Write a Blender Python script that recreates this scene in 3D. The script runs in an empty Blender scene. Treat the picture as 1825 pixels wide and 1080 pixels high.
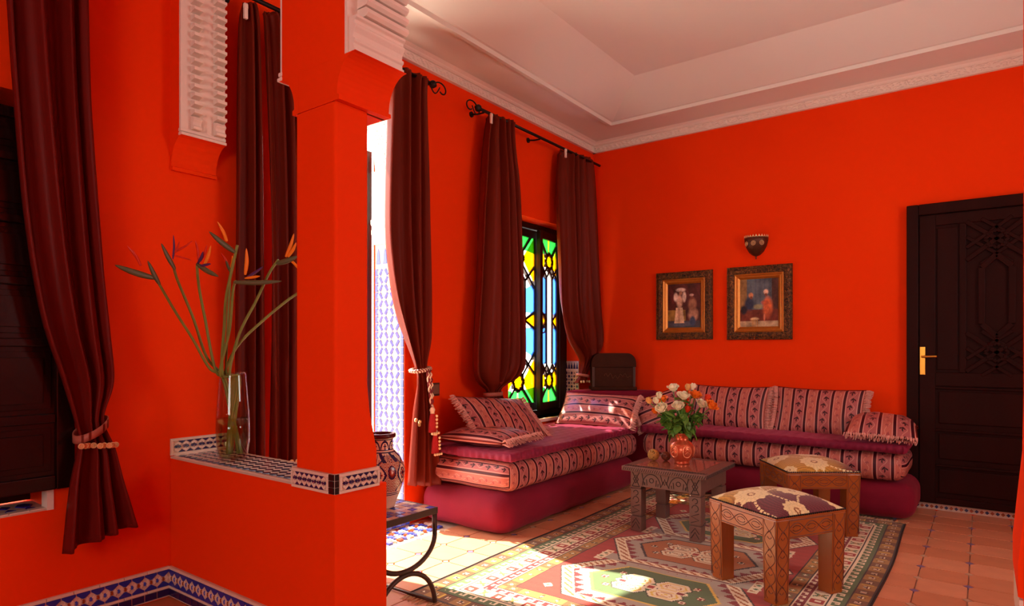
import bpy, math, random
import numpy as np
from mathutils import Vector, Matrix
random.seed(7)
PI = math.pi
scn = bpy.context.scene
COL = scn.collection

# ------------------------------------------------------------------ camera, sky, sun, exposure
YAW = math.atan2(.596, .803)
cd = bpy.data.cameras.new('camera'); cam = bpy.data.objects.new('camera', cd); COL.objects.link(cam)
cam.location = (0, 0, 1.2); cam.rotation_euler = (PI/2, 0, YAW)
cd.sensor_width = 36; cd.lens = 1130/1825*36; cd.shift_y = 80/1825; cd.clip_start = .02
scn.camera = cam
w = bpy.data.worlds.new('world'); scn.world = w; w.use_nodes = True
bg = w.node_tree.nodes['Background']; bg.inputs[0].default_value = (1, .95, .88, 1); bg.inputs[1].default_value = 4.4
SUN_EL = math.radians(54); SUN_AZ = math.atan2(.335, 1.77)
sd = bpy.data.lights.new('sun', 'SUN'); sd.energy = 12.0; sd.angle = math.radians(.8); sd.color = (1, .93, .8)
so = bpy.data.objects.new('sun', sd); COL.objects.link(so)
sdir = Vector((math.cos(SUN_EL)*math.cos(SUN_AZ), math.cos(SUN_EL)*math.sin(SUN_AZ), -math.sin(SUN_EL)))
so.rotation_euler = sdir.to_track_quat('-Z', 'Y').to_euler(); so.location = (-8, 0, 9)
def portal(name, loc, rot, sx, sy):
    l = bpy.data.lights.new(name, 'AREA'); l.shape = 'RECTANGLE'; l.size = sx; l.size_y = sy
    l.cycles.is_portal = True
    o = bpy.data.objects.new(name, l); COL.objects.link(o); o.location = loc; o.rotation_euler = rot
vs = scn.view_settings
vs.view_transform = 'Standard'; vs.look = 'None'; vs.gamma = 1; vs.use_curve_mapping = False; vs.exposure = 1.05

# key planes of the room (metres, camera at x=y=0)
XA, YB, XR = -3.17, 5.66, 1.6          # window wall, back wall, right wall
YK, YK2 = 1.485, 1.738                 # partition front / back
DY0, DY1 = 2.06, 3.045                 # courtyard doorway
ZL = .677                              # ledge of the knee wall

# ------------------------------------------------------------------ helpers
CY, SY = math.cos(YAW), math.sin(YAW)
RIGHT = Vector((CY, SY, 0)); FWD = Vector((-SY, CY, 0))
def at(x, y, d):                       # measured point of the photograph at a known distance d
    return RIGHT*((x-912.5)/1130*d) + FWD*d + Vector((0, 0, 1.2-(y-620)/1130*d))

class S:                               # small node expression wrapper
    def __init__(s, nt, k): s.nt, s.k = nt, k
    def _m(s, op, *a):
        n = s.nt.nodes.new('ShaderNodeMath'); n.operation = op
        for i, x in enumerate((s,)+a):
            if isinstance(x, S): s.nt.links.new(x.k, n.inputs[i])
            else: n.inputs[i].default_value = float(x)
        return S(s.nt, n.outputs[0])
    def __add__(s, o): return s._m('ADD', o)
    __radd__ = __add__
    def __sub__(s, o): return s._m('SUBTRACT', o)
    def __rsub__(s, o): return (s*-1)+o
    def __mul__(s, o): return s._m('MULTIPLY', o)
    __rmul__ = __mul__
    def __truediv__(s, o): return s._m('DIVIDE', o)
    def lt(s, o): return s._m('LESS_THAN', o)
    def gt(s, o): return s._m('GREATER_THAN', o)
    def fract(s): return s._m('FRACT')
    def floor(s): return s._m('FLOOR')
    def abs(s): return s._m('ABSOLUTE')
    def sin(s): return s._m('SINE')
    def max(s, o): return s._m('MAXIMUM', o)
    def min(s, o): return s._m('MINIMUM', o)
    def mod(s, o): return s._m('FLOORED_MODULO', o)

def L(c):                              # sRGB 0-255 to linear
    return tuple(((x/255)/12.92 if x/255 <= .04045 else ((x/255+.055)/1.055)**2.4) for x in c)
def new_mat(name):
    m = bpy.data.materials.new(name); m.use_nodes = True
    nt = m.node_tree; return m, nt, nt.nodes['Principled BSDF']
def mix(nt, fac, a, b):
    n = nt.nodes.new('ShaderNodeMix'); n.data_type = 'RGBA'
    ins = (n.inputs[0], n.inputs[6], n.inputs[7])
    for i, x in zip(ins, (fac, a, b)):
        if isinstance(x, S): nt.links.new(x.k, i)
        elif hasattr(x, 'is_output'): nt.links.new(x, i)
        elif isinstance(x, (int, float)): i.default_value = x
        else: i.default_value = (*x, 1) if len(x) == 3 else x
    return n.outputs[2]
def noise(nt, scale, detail=3, coord='Object', stretch=None, dist=0):
    tc = nt.nodes.new('ShaderNodeTexCoord'); n = nt.nodes.new('ShaderNodeTexNoise')
    n.inputs['Scale'].default_value = scale; n.inputs['Detail'].default_value = detail
    n.inputs['Distortion'].default_value = dist
    src = tc.outputs[coord]
    if stretch:
        mp = nt.nodes.new('ShaderNodeMapping'); mp.inputs['Scale'].default_value = stretch
        nt.links.new(src, mp.inputs[0]); src = mp.outputs[0]
    nt.links.new(src, n.inputs['Vector']); return S(nt, n.outputs['Fac'])
def bump(nt, p, h, strength, dist=.01):
    b = nt.nodes.new('ShaderNodeBump'); b.inputs['Strength'].default_value = strength
    b.inputs['Distance'].default_value = dist
    nt.links.new(h.k, b.inputs['Height']); nt.links.new(b.outputs[0], p.inputs['Normal'])
MATS = {}
def mat(name, c, rough=.6, var=.12, scale=6, bs=0, bscale=80, spec=.5, metal=0, sheen=0, stretch=None, lin=False):
    if name in MATS: return MATS[name]
    m, nt, p = new_mat(name); c = c if lin else L(c)
    if var:
        f = noise(nt, scale, 4, stretch=stretch)
        a = tuple(x*(1-var) for x in c); b = tuple(min(1, x*(1+var)) for x in c)
        nt.links.new(mix(nt, f, a, b), p.inputs['Base Color'])
    else: p.inputs['Base Color'].default_value = (*c, 1)
    p.inputs['Roughness'].default_value = rough; p.inputs['Metallic'].default_value = metal
    p.inputs['Specular IOR Level'].default_value = spec
    if sheen: p.inputs['Sheen Weight'].default_value = sheen; p.inputs['Sheen Tint'].default_value = (*[min(1, x*2+.1) for x in c], 1)
    if bs: bump(nt, p, noise(nt, bscale, 3, stretch=stretch), bs)
    MATS[name] = m; return m
def attr_mat(name, rough=.8, sheen=0, bs=0, bscale=300, spec=.3, metal=0):
    m, nt, p = new_mat(name)
    a = nt.nodes.new('ShaderNodeAttribute'); a.attribute_name = 'pattern'
    f = noise(nt, bscale, 2)
    n = nt.nodes.new('ShaderNodeMix'); n.data_type = 'RGBA'; n.blend_type = 'MULTIPLY'; n.inputs[0].default_value = 1
    nt.links.new(a.outputs['Color'], n.inputs[6]); nt.links.new(mix(nt, f, (.8,)*3, (1.15,)*3), n.inputs[7])
    nt.links.new(n.outputs[2], p.inputs['Base Color'])
    p.inputs['Roughness'].default_value = rough; p.inputs['Specular IOR Level'].default_value = spec
    p.inputs['Metallic'].default_value = metal
    if sheen: p.inputs['Sheen Weight'].default_value = sheen
    if bs: bump(nt, p, f, bs, .003)
    return m

def cat(a, b):
    return Vector(a)+Vector(b)
class MB:
    def __init__(s): s.v = []; s.f = []; s.uv = []; s.m = []
    def add(s, vs_, fs, uvs=None, m=0):
        o = len(s.v); s.v += [tuple(x) for x in vs_]
        for i, f in enumerate(fs):
            s.f.append([o+k for k in f]); s.uv.append(uvs[i] if uvs else None); s.m.append(m)
        return s
    def box(s, x0, y0, z0, x1, y1, z1, m=0):
        v = [(x, y, z) for z in (z0, z1) for y in (y0, y1) for x in (x0, x1)]
        return s.add(v, [(0, 2, 3, 1), (4, 5, 7, 6), (0, 1, 5, 4), (2, 6, 7, 3), (0, 4, 6, 2), (1, 3, 7, 5)], m=m)
    def prism(s, poly, O, U, V, N, m=0, taper=None):
        O, U, V, N = map(Vector, (O, U, V, N)); n = len(poly)
        a = [O+U*p[0]+V*p[1] for p in poly]
        if taper:
            cx = sum(p[0] for p in poly)/n; cy = sum(p[1] for p in poly)/n
            b = [O+U*(cx+(p[0]-cx)*taper)+V*(cy+(p[1]-cy)*taper)+N for p in poly]
        else: b = [x+N for x in a]
        fs = [tuple(reversed(range(n))), tuple(range(n, 2*n))]+[(i, (i+1) % n, n+(i+1) % n, n+i) for i in range(n)]
        return s.add(a+b, fs, m=m)
    def tube(s, path, r, n=8, m=0, cap=True, flat=None):
        P = [Vector(p) for p in path]; k = len(P); vs_ = []
        prev = None
        for i, p in enumerate(P):
            t = (P[min(i+1, k-1)]-P[max(i-1, 0)])
            t = t.normalized() if t.length > 1e-9 else Vector((0, 0, 1))
            if prev is None:
                a = Vector((0, 0, 1)) if abs(t.z) < .9 else Vector((1, 0, 0)); u = t.cross(a).normalized()
            else:
                u = prev-t*prev.dot(t); u = u.normalized() if u.length > 1e-6 else t.orthogonal().normalized()
            prev = u; v = t.cross(u); rr = r[i] if isinstance(r, (list, tuple)) else r
            for j in range(n):
                an = 2*PI*j/n; vs_.append(p+u*(rr*math.cos(an))+v*(rr*math.sin(an)*(flat or 1)))
        fs = [(i*n+j, i*n+(j+1) % n, (i+1)*n+(j+1) % n, (i+1)*n+j) for i in range(k-1) for j in range(n)]
        if cap: fs += [tuple(reversed(range(n))), tuple(range((k-1)*n, k*n))]
        return s.add(vs_, fs, m=m)
    def lathe(s, prof, n=32, c=(0, 0, 0), m=0, a0=0, a1=2*PI):
        full = abs(a1-a0-2*PI) < 1e-6; k = n if full else n+1; vs_ = []; uvs = []
        for r, z in prof:
            for j in range(k):
                an = a0+(a1-a0)*j/n; vs_.append((c[0]+r*math.cos(an), c[1]+r*math.sin(an), c[2]+z))
        fs = []
        for i in range(len(prof)-1):
            for j in range(n):
                j2 = (j+1) % k
                fs.append((i*k+j, i*k+j2, (i+1)*k+j2, (i+1)*k+j))
                uvs.append([(j/n, i), ((j+1)/n, i), ((j+1)/n, i+1), (j/n, i+1)])
        return s.add(vs_, fs, uvs, m)
    def grid(s, nu, nv, fn, uvfn=None, m=0, cu=False):
        ku = nu if cu else nu+1
        vs_ = [fn(i/nu, j/nv) for j in range(nv+1) for i in range(ku)]
        fs, uvs = [], []
        for j in range(nv):
            for i in range(nu):
                i2 = (i+1) % ku
                fs.append((j*ku+i, j*ku+i2, (j+1)*ku+i2, (j+1)*ku+i))
                if uvfn: uvs.append([uvfn(a/nu, b/nv) for a, b in ((i, j), (i+1, j), (i+1, j+1), (i, j+1))])
        return s.add(vs_, fs, uvs if uvfn else None, m)
    def mesh(s, name, mats, smooth=False):
        me = bpy.data.meshes.new(name); me.from_pydata(s.v, [], s.f)
        for m in (mats if isinstance(mats, (list, tuple)) else [mats]): me.materials.append(m)
        me.polygons.foreach_set('material_index', s.m)
        if any(u is not None for u in s.uv):
            l = me.uv_layers.new(name='UVMap'); d = []
            for f, u in zip(s.f, s.uv):
                for k in range(len(f)): d += list(u[k]) if u else [0, 0]
            l.data.foreach_set('uv', d)
        if smooth: me.polygons.foreach_set('use_smooth', [True]*len(me.polygons))
        me.update(); return me
    def build(s, name, mats, parent=None, smooth=False, bevel=0, seg=2, loc=None, solid=0, angle=None):
        o = bpy.data.objects.new(name, s.mesh(name, mats, smooth)); COL.objects.link(o)
        if parent: o.parent = parent
        if loc: o.location = loc
        if solid:
            md = o.modifiers.new('solid', 'SOLIDIFY'); md.thickness = solid; md.offset = 0
        if bevel:
            md = o.modifiers.new('bevel', 'BEVEL'); md.width = bevel; md.segments = seg; md.limit_method = 'ANGLE'
        return o
def tag(o, label, cat_, group=None):
    o['label'] = label; o['category'] = cat_
    if group: o['group'] = group
    return o
def thing(name, label, cat_, loc=(0, 0, 0), rz=0, group=None):
    o = bpy.data.objects.new(name, None); COL.objects.link(o); o.location = loc; o.rotation_euler = (0, 0, rz)
    o.empty_display_size = .1
    return tag(o, label, cat_, group)
def struct(o): o['kind'] = 'structure'; return o
def face_colors(o, cols, dom='FACE'):
    a = o.data.attributes.new('pattern', 'FLOAT_COLOR', dom)
    c = np.ones((len(cols), 4), np.float32); c[:, :3] = cols; a.data.foreach_set('color', c.ravel())
def lin(c): return np.array(L(c))
def inst(me, name, parent, loc, rot=None, mat_=None):
    o = bpy.data.objects.new(name, me); COL.objects.link(o); o.parent = parent; o.location = loc
    if rot is not None: o.rotation_euler = rot
    return o
def crom(pts, t):
    n = len(pts)-1; x = min(max(t, 0), 1)*n; i = min(int(x), n-1); f = x-i
    p = [np.array(pts[min(max(k, 0), n)], float) for k in (i-1, i, i+1, i+2)]
    return .5*((2*p[1])+(-p[0]+p[2])*f+(2*p[0]-5*p[1]+4*p[2]-p[3])*f*f+(-p[0]+3*p[1]-3*p[2]+p[3])*f**3)

# ------------------------------------------------------------------ materials

def wall_mat():
    m, nt, p = new_mat('orange_red_limewash')
    f = noise(nt, 1.6, 4)
    nt.links.new(mix(nt, f, (.80, .034, .0008), (.88, .050, .0012)), p.inputs['Base Color'])
    p.inputs['Roughness'].default_value = .7; p.inputs['Specular IOR Level'].default_value = .06
    bump(nt, p, noise(nt, 45, 4), .12, .004); return m
M_wall = wall_mat()
M_white = mat('white_plaster', (233, 214, 200), .75, .04, 4, .12, 60, .3)
M_ceil = mat('ceiling_paint', (222, 218, 208), .8, .03, 2, .05, 40, .3)
M_grout = mat('tile_mortar', (206, 176, 156), .85, .08, 20, .2, 120)
M_ivory = mat('ivory_zellige', (226, 200, 180), .28, .06, 30, .06, 60)
M_blue = mat('cobalt_zellige', (44, 46, 146), .2, .25, 40, .08, 60)
M_lblue = mat('blue_zellige', (66, 84, 196), .2, .2, 40, .08, 60)
M_navy = mat('navy_zellige', (40, 22, 74), .2, .25, 40, .08, 60)
M_black = mat('black_zellige', (18, 14, 18), .2, .2, 40)
M_brown = mat('amber_zellige', (150, 62, 20), .25, .2, 40)
M_grey = mat('grey_inset', (190, 150, 122), .4, .1, 40)
M_violet = mat('violet_inset', (128, 102, 138), .35, .2, 40)
M_terra = [mat('terracotta_%d' % i, c, .42, .16, 9, .1, 30) for i, c in enumerate([(204, 134, 98), (197, 126, 90), (209, 140, 104)])]
M_dwood = mat('dark_varnished_wood', (34, 12, 8), .3, .35, 8, .12, 30, .3, stretch=(1, 1, .15))
M_dwood2 = mat('black_brown_door_wood', (40, 10, 6), .5, .35, 8, .12, 30, .08, stretch=(1, 1, .15))
M_shut = mat('shutter_wood', (26, 8, 8), .2, .3, 6, .05, 20, .35)
M_iron = mat('wrought_iron', (38, 24, 20), .45, .2, 30, .1, 90, .5, .6)
M_brass = mat('brass', (214, 150, 60), .3, .1, 20, 0, 1, .5, 1)
M_gold = mat('coin_gold', (238, 202, 146), .35, .15, 60, 0, 1, .5, .25)
M_curt = mat('maroon_satin', (104, 28, 10), .5, .3, 5, .12, 260, .12, 0, .0, stretch=(1, 1, .08))
M_curt2 = mat('maroon_satin_wine', (104, 20, 13), .5, .3, 5, .12, 260, .12, 0, .0, stretch=(1, 1, .08))
M_vel = mat('burgundy_velvet', (118, 10, 38), .8, .2, 7, .15, 200, .2, 0, .5)
M_quilt = mat('burgundy_quilt', (122, 14, 50), .7, .2, 9, .2, 120, .3, 0, .6)
M_fringe = mat('fringe_thread', (214, 150, 136), .6, .35, 120, 0, 1, .4)
M_walnut = mat('honey_carved_wood', (148, 76, 27), .26, .3, 10, .12, 60, .5, stretch=(1, 1, .3))
M_groove = mat('groove_shade_brown', (92, 38, 12), .6, .2, 30)  # dark brown of the carved lines, groove shade put into the colour
M_greyw = mat('grey_brown_carved_wood', (108, 76, 66), .45, .22, 14, .15, 60, .5, stretch=(.4, 1, 1))
M_greyg = mat('carved_line_shade', (44, 26, 22), .7, .2, 30)  # darker tone paints the shade inside the table's cut lines
M_stem = mat('green_stem', (122, 128, 52), .5, .3, 14, .1, 40)
M_stem2 = mat('olive_spathe', (88, 82, 44), .5, .35, 14, .1, 40)
M_leaf = mat('rose_leaf', (88, 128, 42), .45, .3, 20, .15, 60)
M_white_rose = mat('cream_petal', (246, 232, 196), .6, .06, 20)
M_or_rose = mat('orange_petal', (250, 122, 24), .55, .15, 20)
M_red_rose = mat('coral_petal', (240, 62, 20), .55, .12, 20)
M_peach = mat('peach_petal', (246, 186, 110), .55, .1, 20)
M_strel = mat('bird_orange_petal', (250, 130, 10), .5, .2, 14)
M_strelr = mat('bird_red_petal', (214, 44, 12), .5, .2, 14)
M_strelb = mat('bird_violet_petal', (84, 40, 92), .5, .2, 14)
M_copper = mat('copper_pot', (204, 96, 62), .3, .25, 20, .1, 40, .5, .6)
M_court = mat('courtyard_lime', (246, 240, 228), .9, .03, 3)
M_metal_door = mat('studded_iron_door', (34, 30, 30), .45, .2, 8, .1, 40, .5, .3)

def glass(name, c, ior=1.45, rough=.02, tr=1.0, diff=0.0):
    m = bpy.data.materials.new(name); m.use_nodes = True; nt = m.node_tree; nt.nodes.clear()
    out = nt.nodes.new('ShaderNodeOutputMaterial'); t = nt.nodes.new('ShaderNodeBsdfTransparent')
    g = nt.nodes.new('ShaderNodeBsdfGlossy'); g.inputs['Roughness'].default_value = rough
    lw = nt.nodes.new('ShaderNodeLayerWeight'); lw.inputs[0].default_value = .5
    fc = S(nt, lw.outputs['Facing']); fc = fc*fc*fc*.35+(ior-1)*.10
    t.inputs[0].default_value = (*c, 1); ms = nt.nodes.new('ShaderNodeMixShader')
    base = t.outputs[0]
    if diff:
        tl = nt.nodes.new('ShaderNodeBsdfTranslucent'); tl.inputs[0].default_value = (*c, 1)
        f = nt.nodes.new('ShaderNodeMixShader'); f.inputs[0].default_value = diff
        nt.links.new(t.outputs[0], f.inputs[1]); nt.links.new(tl.outputs[0], f.inputs[2]); base = f.outputs[0]
    nt.links.new(fc.k, ms.inputs[0]); nt.links.new(base, ms.inputs[1]); nt.links.new(g.outputs[0], ms.inputs[2])
    nt.links.new(ms.outputs[0], out.inputs[0]); return m
M_gblue = glass('blue_glass', L((112, 160, 238)), diff=.7)
M_ggreen = glass('green_glass', L((96, 200, 120)), diff=.7)
M_gyel = glass('yellow_glass', L((255, 202, 20)), diff=.6)
M_gclear = glass('clear_window_glass', (.97, .97, .95), diff=.25)
M_gvase = glass('vase_glass', (.95, .96, .94), 1.38)
M_water = glass('water', (.80, .83, .58), 1.6)

def brocade(name, flip=False, k=1.0):
    m, nt, p = new_mat(name)
    uvn = nt.nodes.new('ShaderNodeUVMap'); sp = nt.nodes.new('ShaderNodeSeparateXYZ'); nt.links.new(uvn.outputs[0], sp.inputs[0])
    u, v = S(nt, sp.outputs[0]), S(nt, sp.outputs[1])
    if flip: u, v = v, u
    P = .205*k
    q = (u/P).fract()
    bar = (q-.045).abs().lt(.046).max((q-.585).abs().lt(.044))
    edge = ((q-.115).abs().lt(.012)).max((q-.52).abs().lt(.012)).max((q-.65).abs().lt(.012)).max((q-.975).abs().lt(.012))
    bandA = q.gt(.07)*q.lt(.55)
    def ell(x, y, cx, cy, a, b, r):
        c, s_ = math.cos(r), math.sin(r); dx, dy = x-cx, y-cy
        e1 = (dx*c+dy*s_)/a; e2 = (dy*c-dx*s_)/b
        return (e1*e1+e2*e2).lt(1)
    def motif(x, vv, per, sc):
        y = ((vv/per).fract()-.5)*per; sgn = ((vv/per).floor().mod(2)-.5)*2
        x = x*sgn
        return ell(x, y, -.006*sc, .006*sc, .012*sc, .0042*sc, .8).max(ell(x, y, .007*sc, .004*sc, .010*sc, .004*sc, -.7)).max(ell(x, y, 0, -.006*sc, .0035*sc, .011*sc, .15))
    xa = (q-.31)*P; xb = (q-.80)*P
    vine = ((xa-((v*(2*PI/.13)).sin()*.022)).abs().lt(.0022))*bandA
    vine2 = ((xb-((v*(2*PI/.11)).sin()*.016)).abs().lt(.002))*q.gt(.63)
    mo = motif(xa-((v*(2*PI/.13)).sin()*-.010), v, .065, 1.35)*bandA
    mo2 = motif(xb-((v*(2*PI/.11)).sin()*-.008), v+.02, .055, .85)*q.gt(.63)
    f = noise(nt, 90, 2, 'Object')
    base = mix(nt, bandA, mix(nt, f, (.44, .110, .080), (.54, .150, .11)), mix(nt, f, (.35, .085, .085), (.44, .12, .115)))
    c = mix(nt, edge, base, (.62, .28, .23)); c = mix(nt, vine.max(vine2), c, (.60, .27, .20))
    c = mix(nt, mo2, c, (.30, .06, .06)); c = mix(nt, mo, c, (.035, .006, .010)); c = mix(nt, bar, c, (.050, .002, .008))
    nt.links.new(c, p.inputs['Base Color']); p.inputs['Roughness'].default_value = .45
    p.inputs['Specular IOR Level'].default_value = .3
    bump(nt, p, noise(nt, 500, 2), .15, .002); return m
M_broc = brocade('striped_brocade'); M_brocf = brocade('striped_brocade_turned', True)

# ------------------------------------------------------------------ the room
GR = .215
mb = MB()
mb.box(XA-.3, -2.6, -.2, XR+.2, YB+.2, -.012)
floor = struct(mb.build('floor', M_grout)); floor['label'] = 'terracotta tiled floor with small violet and grey diamond insets'
# octagonal floor tiles with diamond insets at their corners (only where the photo shows the floor)
X0, Y0 = -.058-GR*15, 3.93-GR*16
def tile_poly(h, c): return [(-h+c, -h), (h-c, -h), (h, -h+c), (h, h-c), (h-c, h), (-h+c, h), (-h, h-c), (-h, -h+c)]
tms = []
for m in M_terra:
    tms.append(MB().prism(tile_poly(GR/2-.002, .024), (0, 0, -.012), (1, 0, 0), (0, 1, 0), (0, 0, .012), taper=.985).mesh('floor_tile', m))
ins = []
for m in (M_grey, M_violet):
    q = .0205
    ins.append(MB().prism([(-q, 0), (0, -q), (q, 0), (0, q)], (0, 0, -.012), (1, 0, 0), (0, 1, 0), (0, 0, .0115), taper=.95).mesh('floor_inset', m))
def hidden(x, y):
    if -2.1 < x < -.52 and 2.35 < y < 5.2: return True          # under the rug
    if x < -2.55 and y > 3.35: return True
    if x < XA+.30 and DY0 < y < DY1+.15: return True                       # under the sofa
    if y > 5.25 and x < -.55: return True
    if y > 2.7 and x > .7: return True
    return False
for i in range(0, 23):
    for j in range(0, 26):
        x, y = X0+GR*(i+.5), Y0+GR*(j+.5)
        near = YK-.35 < y < YK+.02 and x < -2.4
        if (YK2-.05 < y < YB-.05 and XA+.08 < x < .75 and not hidden(x, y)):
            inst(random.choice(tms), 'floor_tile', floor, (x, y, 0))
        x, y = x-GR/2, y-GR/2
        if (YK2 < y < YB-.05 and XA+.08 < x < .75 and not hidden(x, y)):
            inst(ins[(i+j) % 2], 'floor_inset', floor, (x, y, 0))
mb = MB(); mb.box(XA+.01, -2.5, -.0118, XR, YK-.001, -.004)
nf = mb.build('near_floor_paving', mat('near_paving', (196, 104, 58), .45, .15, 9, .1, 30), floor)

T = .32
def wall_boxes(mb, segs):
    for y0, y1, zs in segs:
        for z0, z1 in zs: mb.box(XA-T, y0, z0, XA, y1, z1)
mb = MB()
WY0, WY1, WZ0, WZ1 = 4.22, 5.38, .57, 2.34
SY0, SY1, SZ0, SZ1 = .12, .99, .515, 2.25
ZT = 3.6
wall_boxes(mb, [(-2.6, SY0, [(-.1, ZT)]), (SY0, SY1, [(-.1, SZ0), (SZ1, ZT)]), (SY1, DY0, [(-.1, ZT)]), (DY0, DY1, [(3.06, ZT)]),
                (DY1, WY0, [(-.1, ZT)]), (WY0, WY1, [(-.1, WZ0), (WZ1, ZT)]), (WY1, YB+.2, [(-.1, ZT)])])
wl = struct(mb.build('wall_left', M_wall)); wl['label'] = 'orange-red plastered wall holding the windows and courtyard doorway'
wb = struct(MB().box(XA, YB, -.1, XR+.2, YB+.2, ZT).build('wall_back', M_wall)); wb['label'] = 'orange-red plastered wall hung with two gilt pictures'
mb = MB(); RW = (2.9, 4.05, 1.2, 2.55)          # right wall; unseen opening added to let in fill light
mb.box(XR, YK2, -.1, XR+.2, RW[0], ZT).box(XR, RW[1], -.1, XR+.2, YB, ZT).box(XR, RW[0], -.1, XR+.2, RW[1], RW[2]).box(XR, RW[0], RW[3], XR+.2, RW[1], ZT)
struct(mb.build('wall_right', M_wall))
mb = MB()                                        # wall behind the viewer; its unseen opening is sized for frontal fill light
mb.box(XA-.3, -2.8, -.1, -.85, -2.6, ZT).box(.9, -2.8, -.1, XR+.2, -2.6, ZT).box(-.85, -2.8, -.1, .9, -2.6, 1.0).box(-.85, -2.8, 2.6, .9, -2.6, ZT)
struct(mb.build('wall_near_back', M_wall))
struct(MB().box(XR, -2.6, -.1, XR+.2, YK, ZT).build('wall_near_right', M_wall))

# partition: knee wall, pillar with flared foot, corbels, wall above the arches
PX0, PX1, PYB = -2.154, -1.912, 1.643
mb = MB(); mb.box(XA, YK, -.1, PX1, YK2, ZL-.012)
kw = struct(mb.build('wall_knee', M_wall, bevel=.006)); kw['label'] = 'low orange-red plastered wall with a tiled ledge'
def pillar(xa, xb, yb, side):
    m = MB(); secs = []
    for z, e in ((ZL+.05, .0), (.80, .0), (.87, .35), (.95, .75), (1.06, 1.0), (2.115, 1.0)):
        yy = 1.69-(1.69-yb)*e; secs.append((z, yy))
    vs_ = []
    for z, yy in secs: vs_ += [(xa, YK, z), (xb, YK, z), (xb, yy, z), (xa, yy, z)]
    fs = [(k*4+a, k*4+(a+1) % 4, k*4+4+(a+1) % 4, k*4+4+a) for k in range(len(secs)-1) for a in range(4)]
    fs += [(3, 2, 1, 0), tuple(range(len(vs_)-4, len(vs_)))]
    return m.add(vs_, fs)
pl = struct(pillar(PX0, PX1, PYB, 1).build('wall_pillar', M_wall, bevel=.012, seg=3)); pl['label'] = 'square orange-red plastered pillar rising from the low wall'
def corbel_profile(out, h, n=10):       # plate, then a cavetto sweeping outwards
    p = [(-.02, 0), (.022, 0), (.022, .016), (.010, .022)]
    for i in range(n+1):
        a = i/n*PI/2; p.append((.010+(out-.010)*(1-math.cos(a)), .022+(h-.022)*math.sin(a)))
    return p+[(-.02, h)]
OUT, CH = .112, .155
ZC = 2.112
mb = MB()
pr = corbel_profile(OUT, CH)
mb.prism(pr, (PX1, YK, ZC), (1, 0, 0), (0, 0, 1), (0, YK2-YK, 0))
mb.prism(pr, (PX0, YK, ZC), (-1, 0, 0), (0, 0, 1), (0, YK2-YK, 0))
mb.box(PX0+.01, YK+.0005, ZC, PX1-.01, YK2-.0005, ZC+CH)
struct(mb.build('trim_1', M_wall, pl)); 
mb = MB(); mb.prism(pr, (XA, YK+.0, ZC-.05), (1, 0, 0), (0, 0, 1), (0, YK2-YK-.03, 0))
tc = struct(mb.build('trim_2', M_wall)); tc['label'] = 'rounded orange-red corbel under the white plaster teeth'
UX0, UX1 = PX0-OUT-.02, PX1+OUT-.02
mb = MB(); ZU = ZC+CH
mb.box(UX0+.04, YK, ZU, UX1-.04, YK2, ZT)
mb.box(XA, YK, 3.1, UX0+.04, YK2, ZT).box(XA, YK, ZC-.05+CH, XA+.085, YK2-.03, 3.1)
# main arch: pointed head between pillar and right jamb
JX = .064
arch = [(UX1-.04, 2.75)]
for i in range(1, 20):
    t = i/20; x = UX1-.04+(JX-UX1+.04)*t; arch.append((x, 2.75+.42*math.sin(PI*t)**.7))
arch += [(JX, 2.75), (JX, ZT), (UX1-.04, ZT)]
for a, b in zip(arch[:-3], arch[1:-2]):
    mb.prism([a, b, (b[0], ZT), (a[0], ZT)], (0, YK, 0), (1, 0, 0), (0, 0, 1), (0, YK2-YK, 0))
up = struct(mb.build('wall_partition', M_wall))
# right jamb of the main arch, flared above its tile band like the pillar
mb = MB(); secs = [(-.1, .0), (.66, .0), (.662, -.004), (.742, -.004), (.744, -.012), (.80, -.012), (.87, -.006), (.98, .004), (1.1, .006), (ZT, .006)]
vs_ = []
for z, dx in secs: vs_ += [(JX+dx, YK, z), (XR+.2, YK, z), (XR+.2, YK2, z), (JX+dx, YK2, z)]
fs = [(k*4+a, k*4+(a+1) % 4, k*4+4+(a+1) % 4, k*4+4+a) for k in range(len(secs)-1) for a in range(4)]+[(3, 2, 1, 0), tuple(range(len(vs_)-4, len(vs_)))]
struct(mb.add(vs_, fs).build('wall_front', M_wall))
struct(MB().box(JX-.010, YK+.002, .662, JX+.02, YK2+.004, .738).build('trim_11', M_ivory))

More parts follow.
